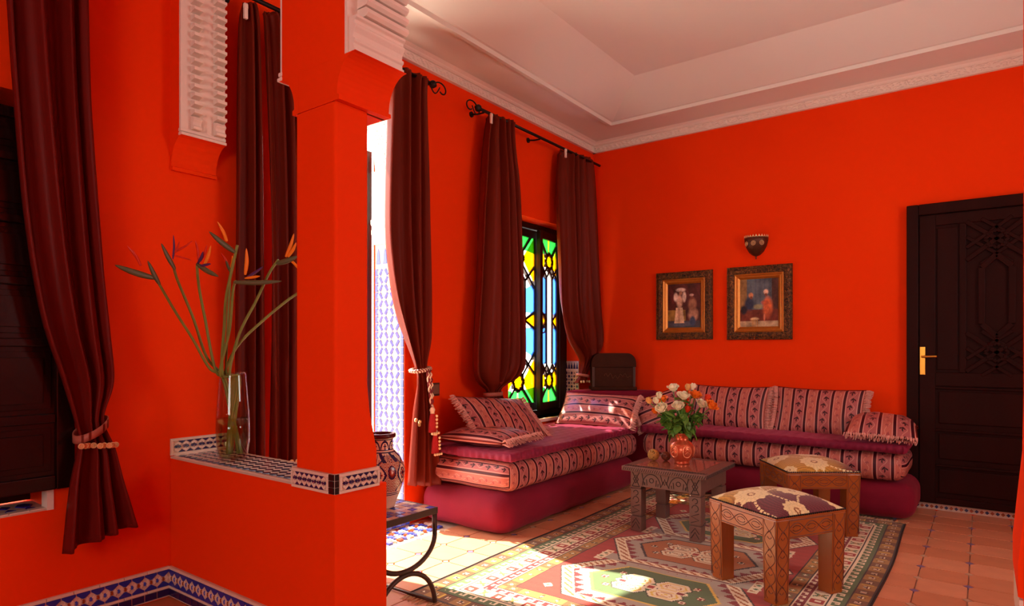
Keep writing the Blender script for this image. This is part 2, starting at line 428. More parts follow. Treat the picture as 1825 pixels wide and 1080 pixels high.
# white plaster lining of the arches with stepped teeth
def lining(name, xw, sgn, z0, z1, parent=None):
    """plaster strip on an arch reveal: xw = surface plane, sgn = +1 faces +x"""
    ya, yb = YK, YK2-.03
    b = MB(); t = .035
    def bx(x0, y0, z0_, x1, y1, z1_): b.box(min(xw+sgn*x0, xw+sgn*x1), y0, z0_, max(xw+sgn*x0, xw+sgn*x1), y1, z1_)
    bx(-.004, ya+.001, z0, t*.4, yb, z1)
    # foot mouldings
    for zz, o, hh in ((0, .030, .014), (.018, .022, .016)): bx(-.002, ya-.003, z0+zz, o, yb, z0+zz+hh)
    base = b.build('plaster_strip', M_white, parent, bevel=.003)
    n = int((z1-z0-.1)/.0415)
    tooth = [(0, 0), (.040, .008), (.040, .022), (.010, .030), (0, .030)]
    for y0, y1 in ((ya+.048, ya+.09), (yb-.062, yb-.012)):
        scr = MB(); prof = [(0, 0), (.03, 0), (.034, .012), (.024, .020), (.022, .034), (.034, .046), (.024, .062), (0, .062)]
        scr.prism(prof, (xw+sgn*t*.4, y0, z0+.036), (sgn, 0, 0), (0, 0, 1), (0, y1-y0, 0)); scr.build('plaster_scroll', M_white, parent, bevel=.002)
        me = MB().prism(tooth, (0, 0, 0), (sgn, 0, 0), (0, 0, 1), (0, y1-y0, 0)).mesh('plaster_tooth', M_white)
        for k in range(n): inst(me, 'plaster_tooth', parent, (xw+sgn*t*.4, y0, z0+.104+k*.0415))
t3 = bpy.data.objects.new('trim_3', None); COL.objects.link(t3); struct(t3); t3['label'] = 'white plaster strip with two rows of carved teeth on the wall corbel'
lining('left', XA+.085, 1, ZC-.05+CH, 3.1, t3)
t4 = bpy.data.objects.new('trim_4', None); COL.objects.link(t4); struct(t4); t4['label'] = 'white plaster teeth lining the small arch beside the pillar'
lining('mid', UX0+.04, -1, ZU, 3.1, t4)
# main arch side of the pillar: broad stepped ribs
t5 = bpy.data.objects.new('trim_5', None); COL.objects.link(t5); struct(t5); t5['label'] = 'white stepped plaster ribs above the pillar corbel'
xw = UX1-.04
MB().box(xw-.01, YK+.0015, ZU, xw+.014, YK2, 2.95).build('plaster_strip', M_white, t5, bevel=.003)
foot = [(0, 0), (.048, 0), (.048, .016), (.040, .018), (.038, .034), (.046, .040), (.046, .050), (.036, .056), (.040, .075), (.052, .092), (.052, .100), (.044, .106), (.044, .118), (.056, .124), (.056, .134), (0, .134)]
MB().prism(foot, (xw, YK+.010, ZU), (1, 0, 0), (0, 0, 1), (0, YK2-YK-.012, 0)).build('plaster_foot', M_white, t5, bevel=.002)
rib = MB().prism([(0, 0), (.05, .004), (.062, .014), (.062, .026), (.05, .036), (0, .038)], (0, 0, 0), (1, 0, 0), (0, 0, 1), (0, YK2-YK-.05, 0)).mesh('plaster_rib', M_white)
for k in range(14): inst(rib, 'plaster_rib', t5, (xw+.012, YK+.048, ZU+.137+k*.041))

# ceiling: flat near room, tray with sloping sides in the salon
mb = MB(); x0, x1, y0, y1 = XA, XR, YK2, YB; zs, zc, d1, d2 = 3.262, 3.44, .42, .87
def ring(d, z): return [(x0+d, y0+d, z), (x1-d, y0+d, z), (x1-d, y1-d, z), (x0+d, y1-d, z)]
vs_ = ring(-.02, zs)+ring(d1-.03, zs)+ring(d1-.03, zs-.012)+ring(d1, zs-.012)+ring(d1+.012, zs+.012)+ring(d1+.03, zs+.014)+ring(d2, zc)
fs = []
for k in range(6):
    for a in range(4): fs.append((k*4+a, k*4+4+a, k*4+4+(a+1) % 4, k*4+(a+1) % 4))
fs.append((27, 26, 25, 24))
ce = struct(mb.add(vs_, fs).build('ceiling', M_ceil)); ce['label'] = 'off-white tray ceiling with sloping sides'
struct(MB().box(XA-.3, -2.6, 3.6, XR+.2, YB+.2, 3.75).build('ceiling_slab', M_ceil))
# cornice with carved frieze
zf0, zf1 = 3.165, 3.235
def frieze(name, O, U, N, length, label):
    O, U, N = Vector(O), Vector(U), Vector(N); b = MB()
    prof = [(0, 0), (.03, 0), (.03, .008), (.018, .010), (.018, .066), (.03, .068), (.04, .076), (.045, .084), (.07, .097), (0, .097)]
    b.prism(prof, O, N, (0, 0, 1), U*length)
    nu = int(length/.007)
    def h(s, t):
        x, y = s*length, t
        c = math.sin(x*62+2.2*math.sin(y*7+x*9))*math.sin(y*9+1.5*math.sin(x*37))+.5*math.sin(x*141+y*5)
        e = min(1, 8*t, 8*(1-t))
        return (.0055 if c > .12 else .0)*e
    b.grid(nu, 12, lambda s, t: O+U*(s*length)+Vector((0, 0, .012+.052*t))+N*(.0185+h(s, t)))
    o = struct(b.build(name, M_white)); o['label'] = label
frieze('trim_6', (XA, YK2, zf0), (0, 1, 0), (1, 0, 0), YB-YK2, 'carved white plaster frieze above the window wall')
frieze('trim_7', (XA, YB, zf0), (1, 0, 0), (0, -1, 0), XR-XA, 'carved white plaster frieze above the picture wall')

# ------------------------------------------------------------------ zellige tile work
_pc = {}
def piece(parent, name, poly, m, O, U, V, N, p, d=.004):
    """one tile piece: poly in metres about its own centre, placed at p=(u,v) of the panel"""
    key = (tuple((round(a, 4), round(b, 4)) for a, b in poly), m.name, tuple(U), tuple(V), tuple(N), d)
    if key not in _pc: _pc[key] = MB().prism(poly, (0, 0, 0), U, V, Vector(N)*d, taper=.96).mesh(name, m)
    return inst(_pc[key], name, parent, Vector(O)+Vector(U)*p[0]+Vector(V)*p[1])
def rect(a, b): return [(-a, -b), (a, -b), (a, b), (-a, b)]
def dia(a, b): return [(-a, 0), (0, -b), (a, 0), (0, b)]
def base_panel(name, O, U, V, N, w_, h_, label, t=.008, parent=None):
    o = MB().prism([(0, 0), (w_, 0), (w_, h_), (0, h_)], O, U, V, Vector(N)*t).build(name, M_grout, parent)
    if not parent: struct(o)
    if label: o['label'] = label
    return o
def skirting(name, O, U, V, N, w_, label, flip=1):
    t = .010
    o = base_panel(name, O, U, V, N, w_, .145, label, t)
    O2 = Vector(O)+Vector(N)*t; P = .056; n = int(w_/P)
    for k in range(int(w_/.10)):
        piece(o, 'border_tile', rect(.0485, .006), M_ivory, O2, U, V, N, (.05+k*.10, .138))
        piece(o, 'border_tile', rect(.0485, .005), M_ivory, O2, U, V, N, (.05+k*.10, .047))
    for k in range(n):
        u = P*(k+.5)
        piece(o, 'blue_tile', [(-.026, .013), (-.026, .004), (-.004, -.014), (.005, -.014), (.026, .004), (.026, .013)], M_blue, O2, U, V, N, (u, .117))
        piece(o, 'blue_tile', [(-.026, -.012), (.026, -.012), (.026, -.004), (.003, .013), (-.004, .013), (-.026, -.004)], M_blue, O2, U, V, N, (u, .066))
        for sx, mm in ((0, M_brown), (.5, M_lblue)):
            piece(o, 'diamond_tile', dia(.0105, .0105), mm, O2, U, V, N, (u+P*sx, .091))
        for q in (-.014, .014):
            piece(o, 'ivory_tile', dia(.0115, .016), M_ivory, O2, U, V, N, (u+q, .092))
        piece(o, 'dark_tile', rect(.026, .016), M_navy, O2, U, V, N, (u, .022))
skirting('baseboard_left', (XA, YK-.0105, 0), (0, -1, 0), (0, 0, 1), (1, 0, 0), 1.25, 'blue and white zellige skirting under the shuttered window')
skirting('baseboard_knee', (XA+.0105, YK, 0), (1, 0, 0), (0, 0, 1), (0, -1, 0), 1.24, 'blue and white zellige skirting along the low wall')
def diamond_band(name, O, U, V, N, w_, h_, label, nx, ny, mm, border=.014, parent=None, t=.008):
    o = base_panel(name, O, U, V, N, w_, h_, label, t, parent)
    O2 = Vector(O)+Vector(N)*t
    for v in (border/2, h_-border/2): piece(o, 'border_tile', rect(w_/2-.001, border/2-.001), M_ivory, O2, U, V, N, (w_/2, v))
    for u in (border/2, w_-border/2): piece(o, 'border_tile', rect(border/2-.001, h_/2-border), M_ivory, O2, U, V, N, (u, h_/2))
    iw, ih = w_-2*border, h_-2*border; a, b = iw/nx/2, ih/ny/2; e = .93
    for i in range(nx):
        for j in range(ny): piece(o, 'diamond_tile', dia(a*e, b*e), mm, O2, U, V, N, (border+a*(2*i+1), border+b*(2*j+1)))
    for i in range(1, nx):
        for j in range(1, ny): piece(o, 'ivory_tile', dia(a*e, b*e), M_ivory, O2, U, V, N, (border+a*2*i, border+b*2*j))
    return o
def diamond_row(name, O, U, V, N, w_, h_, label, nx, mm, border=.013, parent=None, t=.008):
    """middle row of diamonds between half diamonds, framed in ivory"""
    o = base_panel(name, O, U, V, N, w_, h_, label, t, parent); O2 = Vector(O)+Vector(N)*t
    for v in (border/2, h_-border/2): piece(o, 'border_tile', rect(w_/2-.001, border/2-.0008), M_ivory, O2, U, V, N, (w_/2, v))
    for u in (border/2, w_-border/2): piece(o, 'border_tile', rect(border/2-.001, h_/2-border), M_ivory, O2, U, V, N, (u, h_/2))
    iw, ih = w_-2*border, h_-2*border; a, b = iw/nx/2, ih/4; e = .92
    for i in range(nx):
        u = border+a*(2*i+1)
        piece(o, 'diamond_tile', dia(a*e, b*e), mm, O2, U, V, N, (u, border+2*b))
        for dv in (1, 3): piece(o, 'ivory_tile', dia(a*e, b*e), M_ivory, O2, U, V, N, (u, border+dv*b))
    for i in range(nx-1):
        u = border+a*(2*i+2)
        piece(o, 'triangle_tile', [(-a*e, -b*.5), (a*e, -b*.5), (0, b*.42)], mm, O2, U, V, N, (u, border+b*.5))
        piece(o, 'triangle_tile', [(a*e, b*.5), (-a*e, b*.5), (0, -b*.42)], mm, O2, U, V, N, (u, border+ih-b*.5))
    return o
# ledge of the knee wall
diamond_band('trim_8', (XA+.01, YK-.004, ZL-.012), (1, 0, 0), (0, 1, 0), (0, 0, 1), PX0-XA-.022, YK2-YK+.006, 'tiled ledge of violet and ivory diamonds on the low wall', 19, 5, M_navy, .016, t=.009)
# splash band on the wall above the ledge
diamond_row('trim_9', (XA, YK-.002, ZL), (0, 1, 0), (0, 0, 1), (1, 0, 0), YK2-YK+.05, .081, 'short band of blue and white diamonds at the end of the ledge', 7, M_navy)
# bands round the pillar foot
pb = struct(MB().box(PX0-.012, YK-.008, ZL-.016, PX1+.008, 1.692, ZL+.058).build('trim_10', M_grout)); pb['label'] = 'tiled band of violet diamonds round the pillar foot'
diamond_row('front_band', (PX0-.012, YK-.008, ZL-.016), (1, 0, 0), (0, 0, 1), (0, -1, 0), .232, .074, None, 7, M_navy, .012, pb, .003)
diamond_row('side_band', (PX1+.008, YK+.010, ZL-.016), (0, 1, 0), (0, 0, 1), (1, 0, 0), .194, .074, None, 6, M_navy, .012, pb, .003)
for k in range(3):
    piece(pb, 'black_tile', rect(.0145, .0115), M_black, (PX1+.008, YK-.008, ZL-.016), (1, 0, 0), (0, 0, 1), (0, -1, 0), (-.017, .013+k*.0245), .005)
    piece(pb, 'black_tile', rect(.0075, .0115), M_black, (PX1+.008, YK-.008, ZL-.016), (0, 1, 0), (0, 0, 1), (1, 0, 0), (.008, .013+k*.0245), .004)
# zellige on the courtyard doorway jamb (faces the camera side)
JW = .288; JH = 1.93
jp = base_panel('trim_12', (XA-.005, DY1, 0), (-1, 0, 0), (0, 0, 1), (0, -1, 0), JW, JH, 'doorway jamb of woven blue lozenges on white zellige')
O2 = (XA-.005, DY1-.008, 0); U, V, N = (-1, 0, 0), (0, 0, 1), (0, -1, 0)
nr = 31; ph = 1.72/nr
for j in range(nr):
    z = .04+ph*(j+.5)
    for u in (.016, JW-.016): piece(jp, 'border_tile', rect(.0135, ph/2-.002), M_lblue, O2, U, V, N, (u, z))
    if z > .45:
        for k in range(4):
            u = .034+(JW-.068)/4*(k+.5); r = .62 if (j+k) % 2 else -.62; c, s_ = math.cos(r), math.sin(r)
            piece(jp, 'lozenge_tile', [(x*c-y*s_, x*s_+y*c) for x, y in rect(.0115, .024)], M_blue, O2, U, V, N, (u, z), .003)
            piece(jp, 'ivory_tile', dia(.017, .017), M_ivory, O2, U, V, N, (u+(JW-.068)/8, z), .002)
for k in range(4): piece(jp, 'pointed_tile', [(-.02, -.055), (.02, -.055), (.012, .03), (0, .055), (-.012, .03)], M_lblue, O2, U, V, N, (.045+k*.07, 1.845), .003)
cap = MB(); prof = [(0, 0), (.02, 0), (.02, .03), (.035, .045), (.045, .07), (.045, .10), (.03, .11), (.05, .14), (.05, .17), (0, .17)]
cap.prism(prof, (XA-JW-.005, DY1, JH), (0, -1, 0), (0, 0, 1), (JW-.01, 0, 0)); struct(cap.build('trim_13', M_white))['label'] = 'white plaster capital on the doorway jamb'
struct(MB().box(XA-T, DY1-.012, JH+.17, XA-.005, DY1+.002, 2.45).build('trim_14', M_white))
stp = struct(MB().box(XA-T, DY0, -.012, XA+.045, DY1, .05).build('trim_19', M_grout)); stp['label'] = 'blue tiled step of the courtyard doorway'
for k in range(24): piece(stp, 'riser_tile', rect(.0185, .021), M_lblue if k % 4 else M_blue, (XA+.045, DY0, 0), (0, 1, 0), (0, 0, 1), (1, 0, 0), (.0205+k*.041, .026), .003)
for i in range(5):
    for k in range(24): piece(stp, 'mosaic_tile', rect(.018, .018) if (i+k) % 2 else dia(.019, .019), (M_ivory, M_lblue, M_ivory, M_brown, M_lblue)[(i*2+k) % 5], (XA+.045, DY0+.02, -.012), (1, 0, 0), (0, 1, 0), (0, 0, 1), (.022+i*.041, .0205+k*.045), .0125)
# white carved plaster head of the doorway arch
def lace_mat():
    m, nt, p = new_mat('lace_with_hole_shade'); tc = nt.nodes.new('ShaderNodeTexCoord'); v = nt.nodes.new('ShaderNodeTexVoronoi')
    v.inputs['Scale'].default_value = 70; nt.links.new(tc.outputs['Object'], v.inputs[0]); d = S(nt, v.outputs['Distance'])
    nt.links.new(mix(nt, d.lt(.22), L((226, 200, 186)), L((120, 74, 62))), p.inputs['Base Color']); p.inputs['Roughness'].default_value = .8  # dark spots paint the shade of holes; the plaster is not cut through
    bump(nt, p, d, .8, .01); return m
ar = []; yc = (DY0+DY1)/2; hw = (DY1-DY0)/2
for i in range(13): a = PI*i/12; ar.append((yc+hw*math.cos(a), 2.42+.50*math.sin(a)**.85))
mb = MB()
for (a, b), (c, d) in zip(ar[:-1], ar[1:]): mb.prism([(a, b), (c, d), (c, 3.06), (a, 3.06)], (XA-T+.02, 0, 0), (0, 1, 0), (0, 0, 1), (T-.012, 0, 0))
da = struct(mb.build('trim_15', lace_mat())); da['label'] = 'pierced white plaster arch over the courtyard doorway'
# window jamb panel with merlons
wj = base_panel('trim_16', (XA-.005, WY1, WZ0), (-1, 0, 0), (0, 0, 1), (0, -1, 0), .155, .50, 'panel of dark and ivory zellige with pointed merlons beside the stained glass')
O2 = (XA-.005, WY1-.008, WZ0)
for k in range(5): piece(wj, 'merlon_tile', [(-.012, -.032), (.012, -.032), (.008, 0), (.0035, .012), (0, .032), (-.0035, .012), (-.008, 0)], M_navy, O2, U, V, N, (.018+k*.03, .456))
piece(wj, 'border_tile', rect(.075, .006), M_ivory, O2, U, V, N, (.0775, .414))
for i in range(5):
    for j in range(12):
        piece(wj, 'diamond_tile', dia(.0135, .0155) if (i+j) % 2 else dia(.007, .008), M_navy, O2, U, V, N, (.018+i*.03, .02+j*.033))

# sill tiles of the shuttered window
sl = base_panel('trim_17', (XA, SY1, SZ0), (0, -1, 0), (-1, 0, 0), (0, 0, 1), SY1-SY0, .22, 'white and blue zellige sill below the dark shutter', .006)
O2 = (XA, SY1, SZ0+.006); U, V, N = (0, -1, 0), (-1, 0, 0), (0, 0, 1)
for k in range(12):
    piece(sl, 'border_tile', rect(.034, .022), M_ivory, O2, U, V, N, (.035+k*.07, .026))
    u = .055+k*.066
    if k % 2 == 0: piece(sl, 'blue_tile', [(-.032, .0), (-.012, -.038), (.012, -.038), (.032, 0), (.012, .038), (-.012, .038)], M_blue, O2, U, V, N, (u, .13))
    else: piece(sl, 'diamond_tile', dia(.022, .03), M_blue, O2, U, V, N, (u, .14))
    piece(sl, 'triangle_tile', [(-.02, -.017), (.02, -.017), (0, .017)], M_blue, O2, U, V, N, (u+.0, .072 if k % 2 else .07))
struct(MB().box(XA-.06, SY1-.012, SZ0, XA+.004, SY1+.012, .62).build('trim_18', M_white))
# threshold strip under the back door
th = base_panel('baseboard_back', (-.62, YB, 0), (1, 0, 0), (0, 0, 1), (0, -1, 0), 1.3, .045, 'thin zellige strip under the dark door', .012)
for k in range(43):
    piece(th, 'strip_tile', dia(.0135, .013), M_navy if k % 2 else M_brown, (-.62, YB-.012, 0), (1, 0, 0), (0, 0, 1), (0, -1, 0), (.016+k*.030, .0225), .003)

# ------------------------------------------------------------------ stained glass window
w1 = bpy.data.objects.new('window_1', None); COL.objects.link(w1); struct(w1); w1['label'] = 'dark wooden casement window of blue, green and yellow stained glass'
XW = -3.36
fr = MB(); fr.box(XW-.05, WY0, WZ0, XW+.045, 4.30, WZ1).box(XW-.05, 5.255, WZ0, XW+.045, WY1, WZ1).box(XW-.05, 4.30, WZ0, XW+.045, 5.255, WZ0+.05).box(XW-.05, 4.30, WZ1-.05, XW+.045, 5.255, WZ1)
fr.build('window_frame', M_dwood, w1, bevel=.004)
MB().box(XA-T, WY0, WZ0-.03, XA+.03, WY1, WZ0-.0).build('window_sill', mat('sill_marble', (236, 226, 210), .35, .05, 8), w1, bevel=.006)
def star8(r, k=.72):
    return [(r*(1 if i % 2 == 0 else k)*math.cos(PI/8*i+PI/2), r*(1 if i % 2 == 0 else k)*math.sin(PI/8*i+PI/2)) for i in range(16)]
def clip(poly, u0, u1, v0, v1):
    def cut(P, f, ix):
        R = []
        for a, b in zip(P, P[1:]+P[:1]):
            fa, fb = f(a), f(b)
            if fa >= 0: R.append(a)
            if (fa > 0 > fb) or (fa < 0 < fb): t = fa/(fa-fb); R.append((a[0]+(b[0]-a[0])*t, a[1]+(b[1]-a[1])*t))
        return R
    for f in (lambda p: p[0]-u0, lambda p: u1-p[0], lambda p: p[1]-v0, lambda p: v1-p[1]):
        poly = cut(poly, f, 0)
        if len(poly) < 3: return []
    return poly
def leaf(parent, wd, ht, handle):
    """casement in local u (0..wd), z (0..ht); built in its own x=u frame"""
    st = .055; lf = MB()
    lf.box(0, -.02, 0, st, .02, ht).box(wd-st, -.02, 0, wd, .02, ht).box(st, -.02, 0, wd-st, .02, st*1.3).box(st, -.02, ht-st*1.3, wd-st, .02, ht)
    o = lf.build('casement_frame', M_dwood, parent, bevel=.004)
    u0, u1, v0, v1 = st, wd-st, st*1.3, ht-st*1.3; cu = wd/2; W2 = (u1-u0)/2
    sz = .20                                   # star centre from glass edges
    lat = MB()
    def bar(a, b, wdt=.024, m=lat):
        a, b = Vector((a[0], 0, a[1])), Vector((b[0], 0, b[1])); d = (b-a).normalized(); n = Vector((d.z, 0, -d.x))*wdt/2
        m.add([a-n+Vector((0, -.014, 0)), a+n+Vector((0, -.014, 0)), b+n+Vector((0, -.014, 0)), b-n+Vector((0, -.014, 0)),
               a-n+Vector((0, .014, 0)), a+n+Vector((0, .014, 0)), b+n+Vector((0, .014, 0)), b-n+Vector((0, .014, 0))],
              [(0, 3, 2, 1), (4, 5, 6, 7), (0, 1, 5, 4), (1, 2, 6, 5), (2, 3, 7, 6), (3, 0, 4, 7)])
    def pane(poly, m, name='pane'):
        p = clip(poly, u0, u1, v0, v1)
        if len(p) >= 3: MB().prism(p, (0, .003, 0), (1, 0, 0), (0, 0, 1), (0, -.006, 0)).build(name, m, parent)
    vm = (v0+v1)/2; sb, sT = v0+sz, v1-sz; rs = min(.074, W2*.44); hx = W2*.40
    for c in (sb, sT):
        pane([(cu+x, c+z) for x, z in star8(rs)], M_gyel, 'star_pane')
        s2 = star8(rs*1.2, .76)
        for a, b in zip(s2, s2[1:]+s2[:1]): bar((cu+a[0], c+a[1]), (cu+b[0], c+b[1]), .030)
        for a in ((1, 1), (1, -1), (-1, 1), (-1, -1)):   # crossing bars from the star to the stiles
            bar((cu+a[0]*rs*.75, c+a[1]*rs*.75), (cu+a[0]*W2, c+a[1]*(rs*.75+(W2-rs*.75)*1.05)))
        zx = rs*.75+(W2-rs*.75)*1.05
        for sx in (-1, 1):
            pane([(cu+sx*rs*1.0, c), (cu+sx*W2, c-zx*.75), (cu+sx*W2, c+zx*.75)], M_gyel, 'side_pane')
            vv = -1 if c == sb else 1
            pane([(cu+sx*.01, c+vv*rs*1.2), (cu+sx*W2, c+vv*rs*.8), (cu+sx*W2, c+vv*.4), (cu+sx*.03, c+vv*.4)], M_ggreen, 'green_pane')
            vend = vm
            pane([(cu+sx*hx, c-vv*(zx+.02)), (cu+sx*W2, c-vv*zx*.85), (cu+sx*W2, vm-(-vv)*-.0-vv*-.07), (cu+sx*hx, vm+vv*.07)], M_gblue, 'blue_pane')
        pane([(cu-.028, c-.4 if c == sb else c+.4), (cu+.028, c-.4 if c == sb else c+.4), (cu, c+(-1 if c == sb else 1)*rs*1.25)], M_gyel, 'tip_pane')
    # long hexagonal light in the middle, clear
    a0, a1 = sb+rs*1.25, sT-rs*1.25
    hexp = [(cu, a0), (cu+hx, a0+hx*1.1), (cu+hx, a1-hx*1.1), (cu, a1), (cu-hx, a1-hx*1.1), (cu-hx, a0+hx*1.1)]
    pane([(cu+(x-cu)*.86, z) for x, z in hexp], M_gclear, 'clear_pane')
    for a, b in zip(hexp, hexp[1:]+hexp[:1]): bar(a, b)
    for sx in (-1, 1):
        pane([(cu+sx*(hx+.02), vm), (cu+sx*W2, vm-.055), (cu+sx*W2, vm+.055)], M_gyel, 'side_pane')
        for sz_ in (-1, 1): bar((cu+sx*hx, vm+sz_*.005), (cu+sx*W2, vm+sz_*.075)); bar((cu+sx*hx, (a0+hx*1.1) if sz_ < 0 else (a1-hx*1.1)), (cu+sx*W2, (a0-.03) if sz_ < 0 else (a1+.03)))
    lat.build('lattice', M_dwood, parent)
    if handle:
        h = MB(); h.box(.018, -.026, ht*.40, .038, -.02, ht*.40+.16)
        h.tube([(.028, -.026, ht*.4+.05), (.028, -.05, ht*.4+.055), (.028, -.06, ht*.4+.085), (.028, -.05, ht*.4+.115), (.028, -.026, ht*.4+.12)], .007, 8)
        h.build('window_handle', M_iron, parent)
ht = WZ1-WZ0-.105
la = bpy.data.objects.new('casement', None); COL.objects.link(la); la.parent = w1; la.location = (XW, 4.302, WZ0+.052); la.rotation_euler = (0, 0, PI/2)
leaf(la, .615, ht, False)
lb = bpy.data.objects.new('casement', None); COL.objects.link(lb); lb.parent = w1
h0 = Vector((XW+.02, 5.25, WZ0+.052)); fe = Vector((-3.285, 4.835, WZ0+.052)); dv = (h0-fe)
lb.location = fe; lb.rotation_euler = (0, 0, math.atan2(dv.y, dv.x)); leaf(lb, dv.length, ht, True)

# shuttered window beside the first curtain
w2 = bpy.data.objects.new('window_2', None); COL.objects.link(w2); struct(w2); w2['label'] = 'window closed by a dark glossy panelled shutter'
MB().box(XA-.29, SY0, SZ0+.01, XA-.24, SY1, SZ1).build('back_board', M_dwood, w2)
SX = XA+.004; sy0, sy1, sz0, sz1 = .20, 1.067, .605, 2.17
sh = MB(); sh.box(SX, sy0, sz0, SX+.022, sy1, sz1); sh.build('shutter_leaf', M_shut, w2, bevel=.003)
st = MB(); st.box(SX+.022, 1.0, sz0, SX+.040, sy1, sz1).box(SX+.022, sy0, sz0, SX+.040, sy0+.07, sz1); st.build('stile', M_shut, w2, bevel=.004)
rails = [(.605, .665), (.885, .925), (1.205, 1.24), (1.455, 1.49), (1.705, 1.74), (1.955, 1.99), (2.125, 2.17)]
for a, b in rails: MB().box(SX+.022, sy0+.07, a, SX+.038, 1.0, b).build('rail', M_shut, w2, bevel=.005, seg=3)
for (a, b), (c, d) in zip(rails[:-1], rails[1:]):
    p = MB(); z0, z1 = b+.02, c-.02
    p.box(SX+.022, sy0+.09, z0, SX+.026, .985, z1).box(SX+.026, sy0+.12, z0+.025, SX+.034, .955, z1-.025)
    p.build('raised_panel', M_shut, w2, bevel=.006, seg=3)

# ------------------------------------------------------------------ dark panelled door in the back wall
d1 = bpy.data.objects.new('door_1', None); COL.objects.link(d1); struct(d1); d1['label'] = 'dark wooden door with carved interlaced panel and brass handle'
DX0, DX1, DZ = -.46, .62, 2.267
f = MB(); yd = YB-.06; f.box(DX0, yd, .046, DX0+.075, YB, DZ).box(DX1-.075, yd, .046, DX1, YB, DZ).box(DX0+.075, yd, DZ-.08, DX1-.075, YB, DZ); f.build('door_frame', M_dwood2, d1, bevel=.006)
MB().box(DX0+.075, YB-.028, .05, DX1-.075, YB, DZ-.08).build('door_leaf', M_dwood2, d1)
yf = YB-.028; st = MB()
lx0, lx1 = DX0+.08, DX1-.08
for a, b in ((lx0, lx0+.10), (lx1-.10, lx1)): st.box(a, yf-.018, .055, b, yf, DZ-.085)
for a, b in ((.055, .10), (.92, 1.02), (DZ-.165, DZ-.085)): st.box(lx0+.10, yf-.018, a, lx1-.10, yf, b)
cxl, cxr = lx0+.265, lx1-.265
for a in (cxl, cxr): st.box(a-.02, yf-.018, 1.02, a+.02, yf, DZ-.165)
st.build('stile', M_dwood2, d1, bevel=.004)
for k, (a, b) in enumerate(((.135, .31), (.385, .57), (.645, .88))):
    MB().box(lx0+.12, yf-.012, a, lx1-.12, yf, b).build('raised_panel', M_dwood2, d1, bevel=.012, seg=3)
    MB().box(lx0+.10, yf-.020, b+.018, lx1-.10, yf, b+.034).build('rail', M_dwood2, d1, bevel=.004)
for a, b in ((lx0+.11, cxl-.03), (cxr+.03, lx1-.11)): MB().box(a, yf-.008, 1.04, b, yf, DZ-.185).build('side_panel', M_dwood2, d1, bevel=.008)
cv = MB(); dcx = (cxl+cxr)/2; hwid = (cxr-cxl)/2-.02
def dbar(a, b, wd=.03, d=.024):
    a, b = Vector((a[0], 0, a[1])), Vector((b[0], 0, b[1])); t = (b-a).normalized(); n = Vector((t.z, 0, -t.x))*wd/2
    vs_ = [a-n, a+n, b+n, b-n]; cv.add([v+Vector((0, yf, 0)) for v in vs_]+[v*1+Vector((0, yf-d, 0)) for v in vs_],
                                       [(3, 2, 1, 0), (4, 5, 6, 7), (0, 1, 5, 4), (1, 2, 6, 5), (2, 3, 7, 6), (3, 0, 4, 7)])
zc1, zc2 = 1.30, 1.84
hp = [(dcx-.085, zc1+.07), (dcx, zc1-.02), (dcx+.085, zc1+.07), (dcx+.085, zc2-.07), (dcx, zc2+.02), (dcx-.085, zc2-.07)]
for a, b in zip(hp, hp[1:]+hp[:1]): dbar(a, b, .04)
for zz, s_ in ((zc2+.13, 1), (zc1-.13, -1)):
    for a in ((1, 1), (-1, 1)):
        dbar((dcx-a[0]*hwid, zz-.14), (dcx+a[0]*hwid, zz+.14), .032); dbar((dcx-a[0]*hwid, zz+.03), (dcx+a[0]*hwid*.5, zz-.17), .026, .02); dbar((dcx-a[0]*hwid*.5, zz+.15), (dcx+a[0]*hwid, zz-.05), .026, .022)
    st8 = [(dcx+x, zz+z) for x, z in star8(.07, .72)]
    for a, b in zip(st8, st8[1:]+st8[:1]): dbar(a, b, .022, .028)
cv.build('carved_interlace', M_dwood2, d1, bevel=.004)
hd = MB(); hd.box(-.376, yf-.024, 1.0, -.342, yf-.018, 1.208).tube([(-.359, yf-.024, 1.135), (-.359, yf-.055, 1.135), (-.345, yf-.062, 1.135), (-.268, yf-.062, 1.138)], .009, 10)
hd.build('door_handle', M_brass, d1, bevel=.002)

# ------------------------------------------------------------------ courtyard beyond the doorway
struct(MB().box(-9, -2, -.3, XA-T, 10, -.02).build('courtyard_floor', M_court))['label'] = 'pale courtyard paving beyond the doorway'
struct(MB().box(-9.3, -3, -.3, -9, 11, 2.6).build('wall_courtyard', M_court))['label'] = 'white courtyard wall beyond the doorway'
d2 = thing('studded_door', 'black studded iron door standing open beyond the tiled jamb', 'door', (XA-T-.015, DY1-.004, -.02), math.radians(180))
b = MB(); pts = [(0, 0), (.86, 0), (.86, 2.0)]+[(.86*math.cos(a/10*PI/2), 2.0+.62*math.sin(a/10*PI/2)) for a in range(1, 11)]
b.prism(pts, (0, 0, 0), (1, 0, 0), (0, 0, 1), (0, .05, 0)); b.build('door_leaf', M_metal_door, d2)
sm = MB().lathe([(.0, .012), (.008, .010), (.012, .004), (.013, 0)], 10).mesh('stud', M_metal_door)
for k in range(6):
    for j in range(9): inst(sm, 'stud', d2, (.08+k*.13, .05, .2+j*.21), (-PI/2, 0, 0))
rg = MB(); rg.tube([(.12+.06*math.cos(a), .065, 1.05+.06*math.sin(a)) for a in np.linspace(0, 2*PI, 20)], .008, 8); rg.build('ring_handle', M_iron, d2)

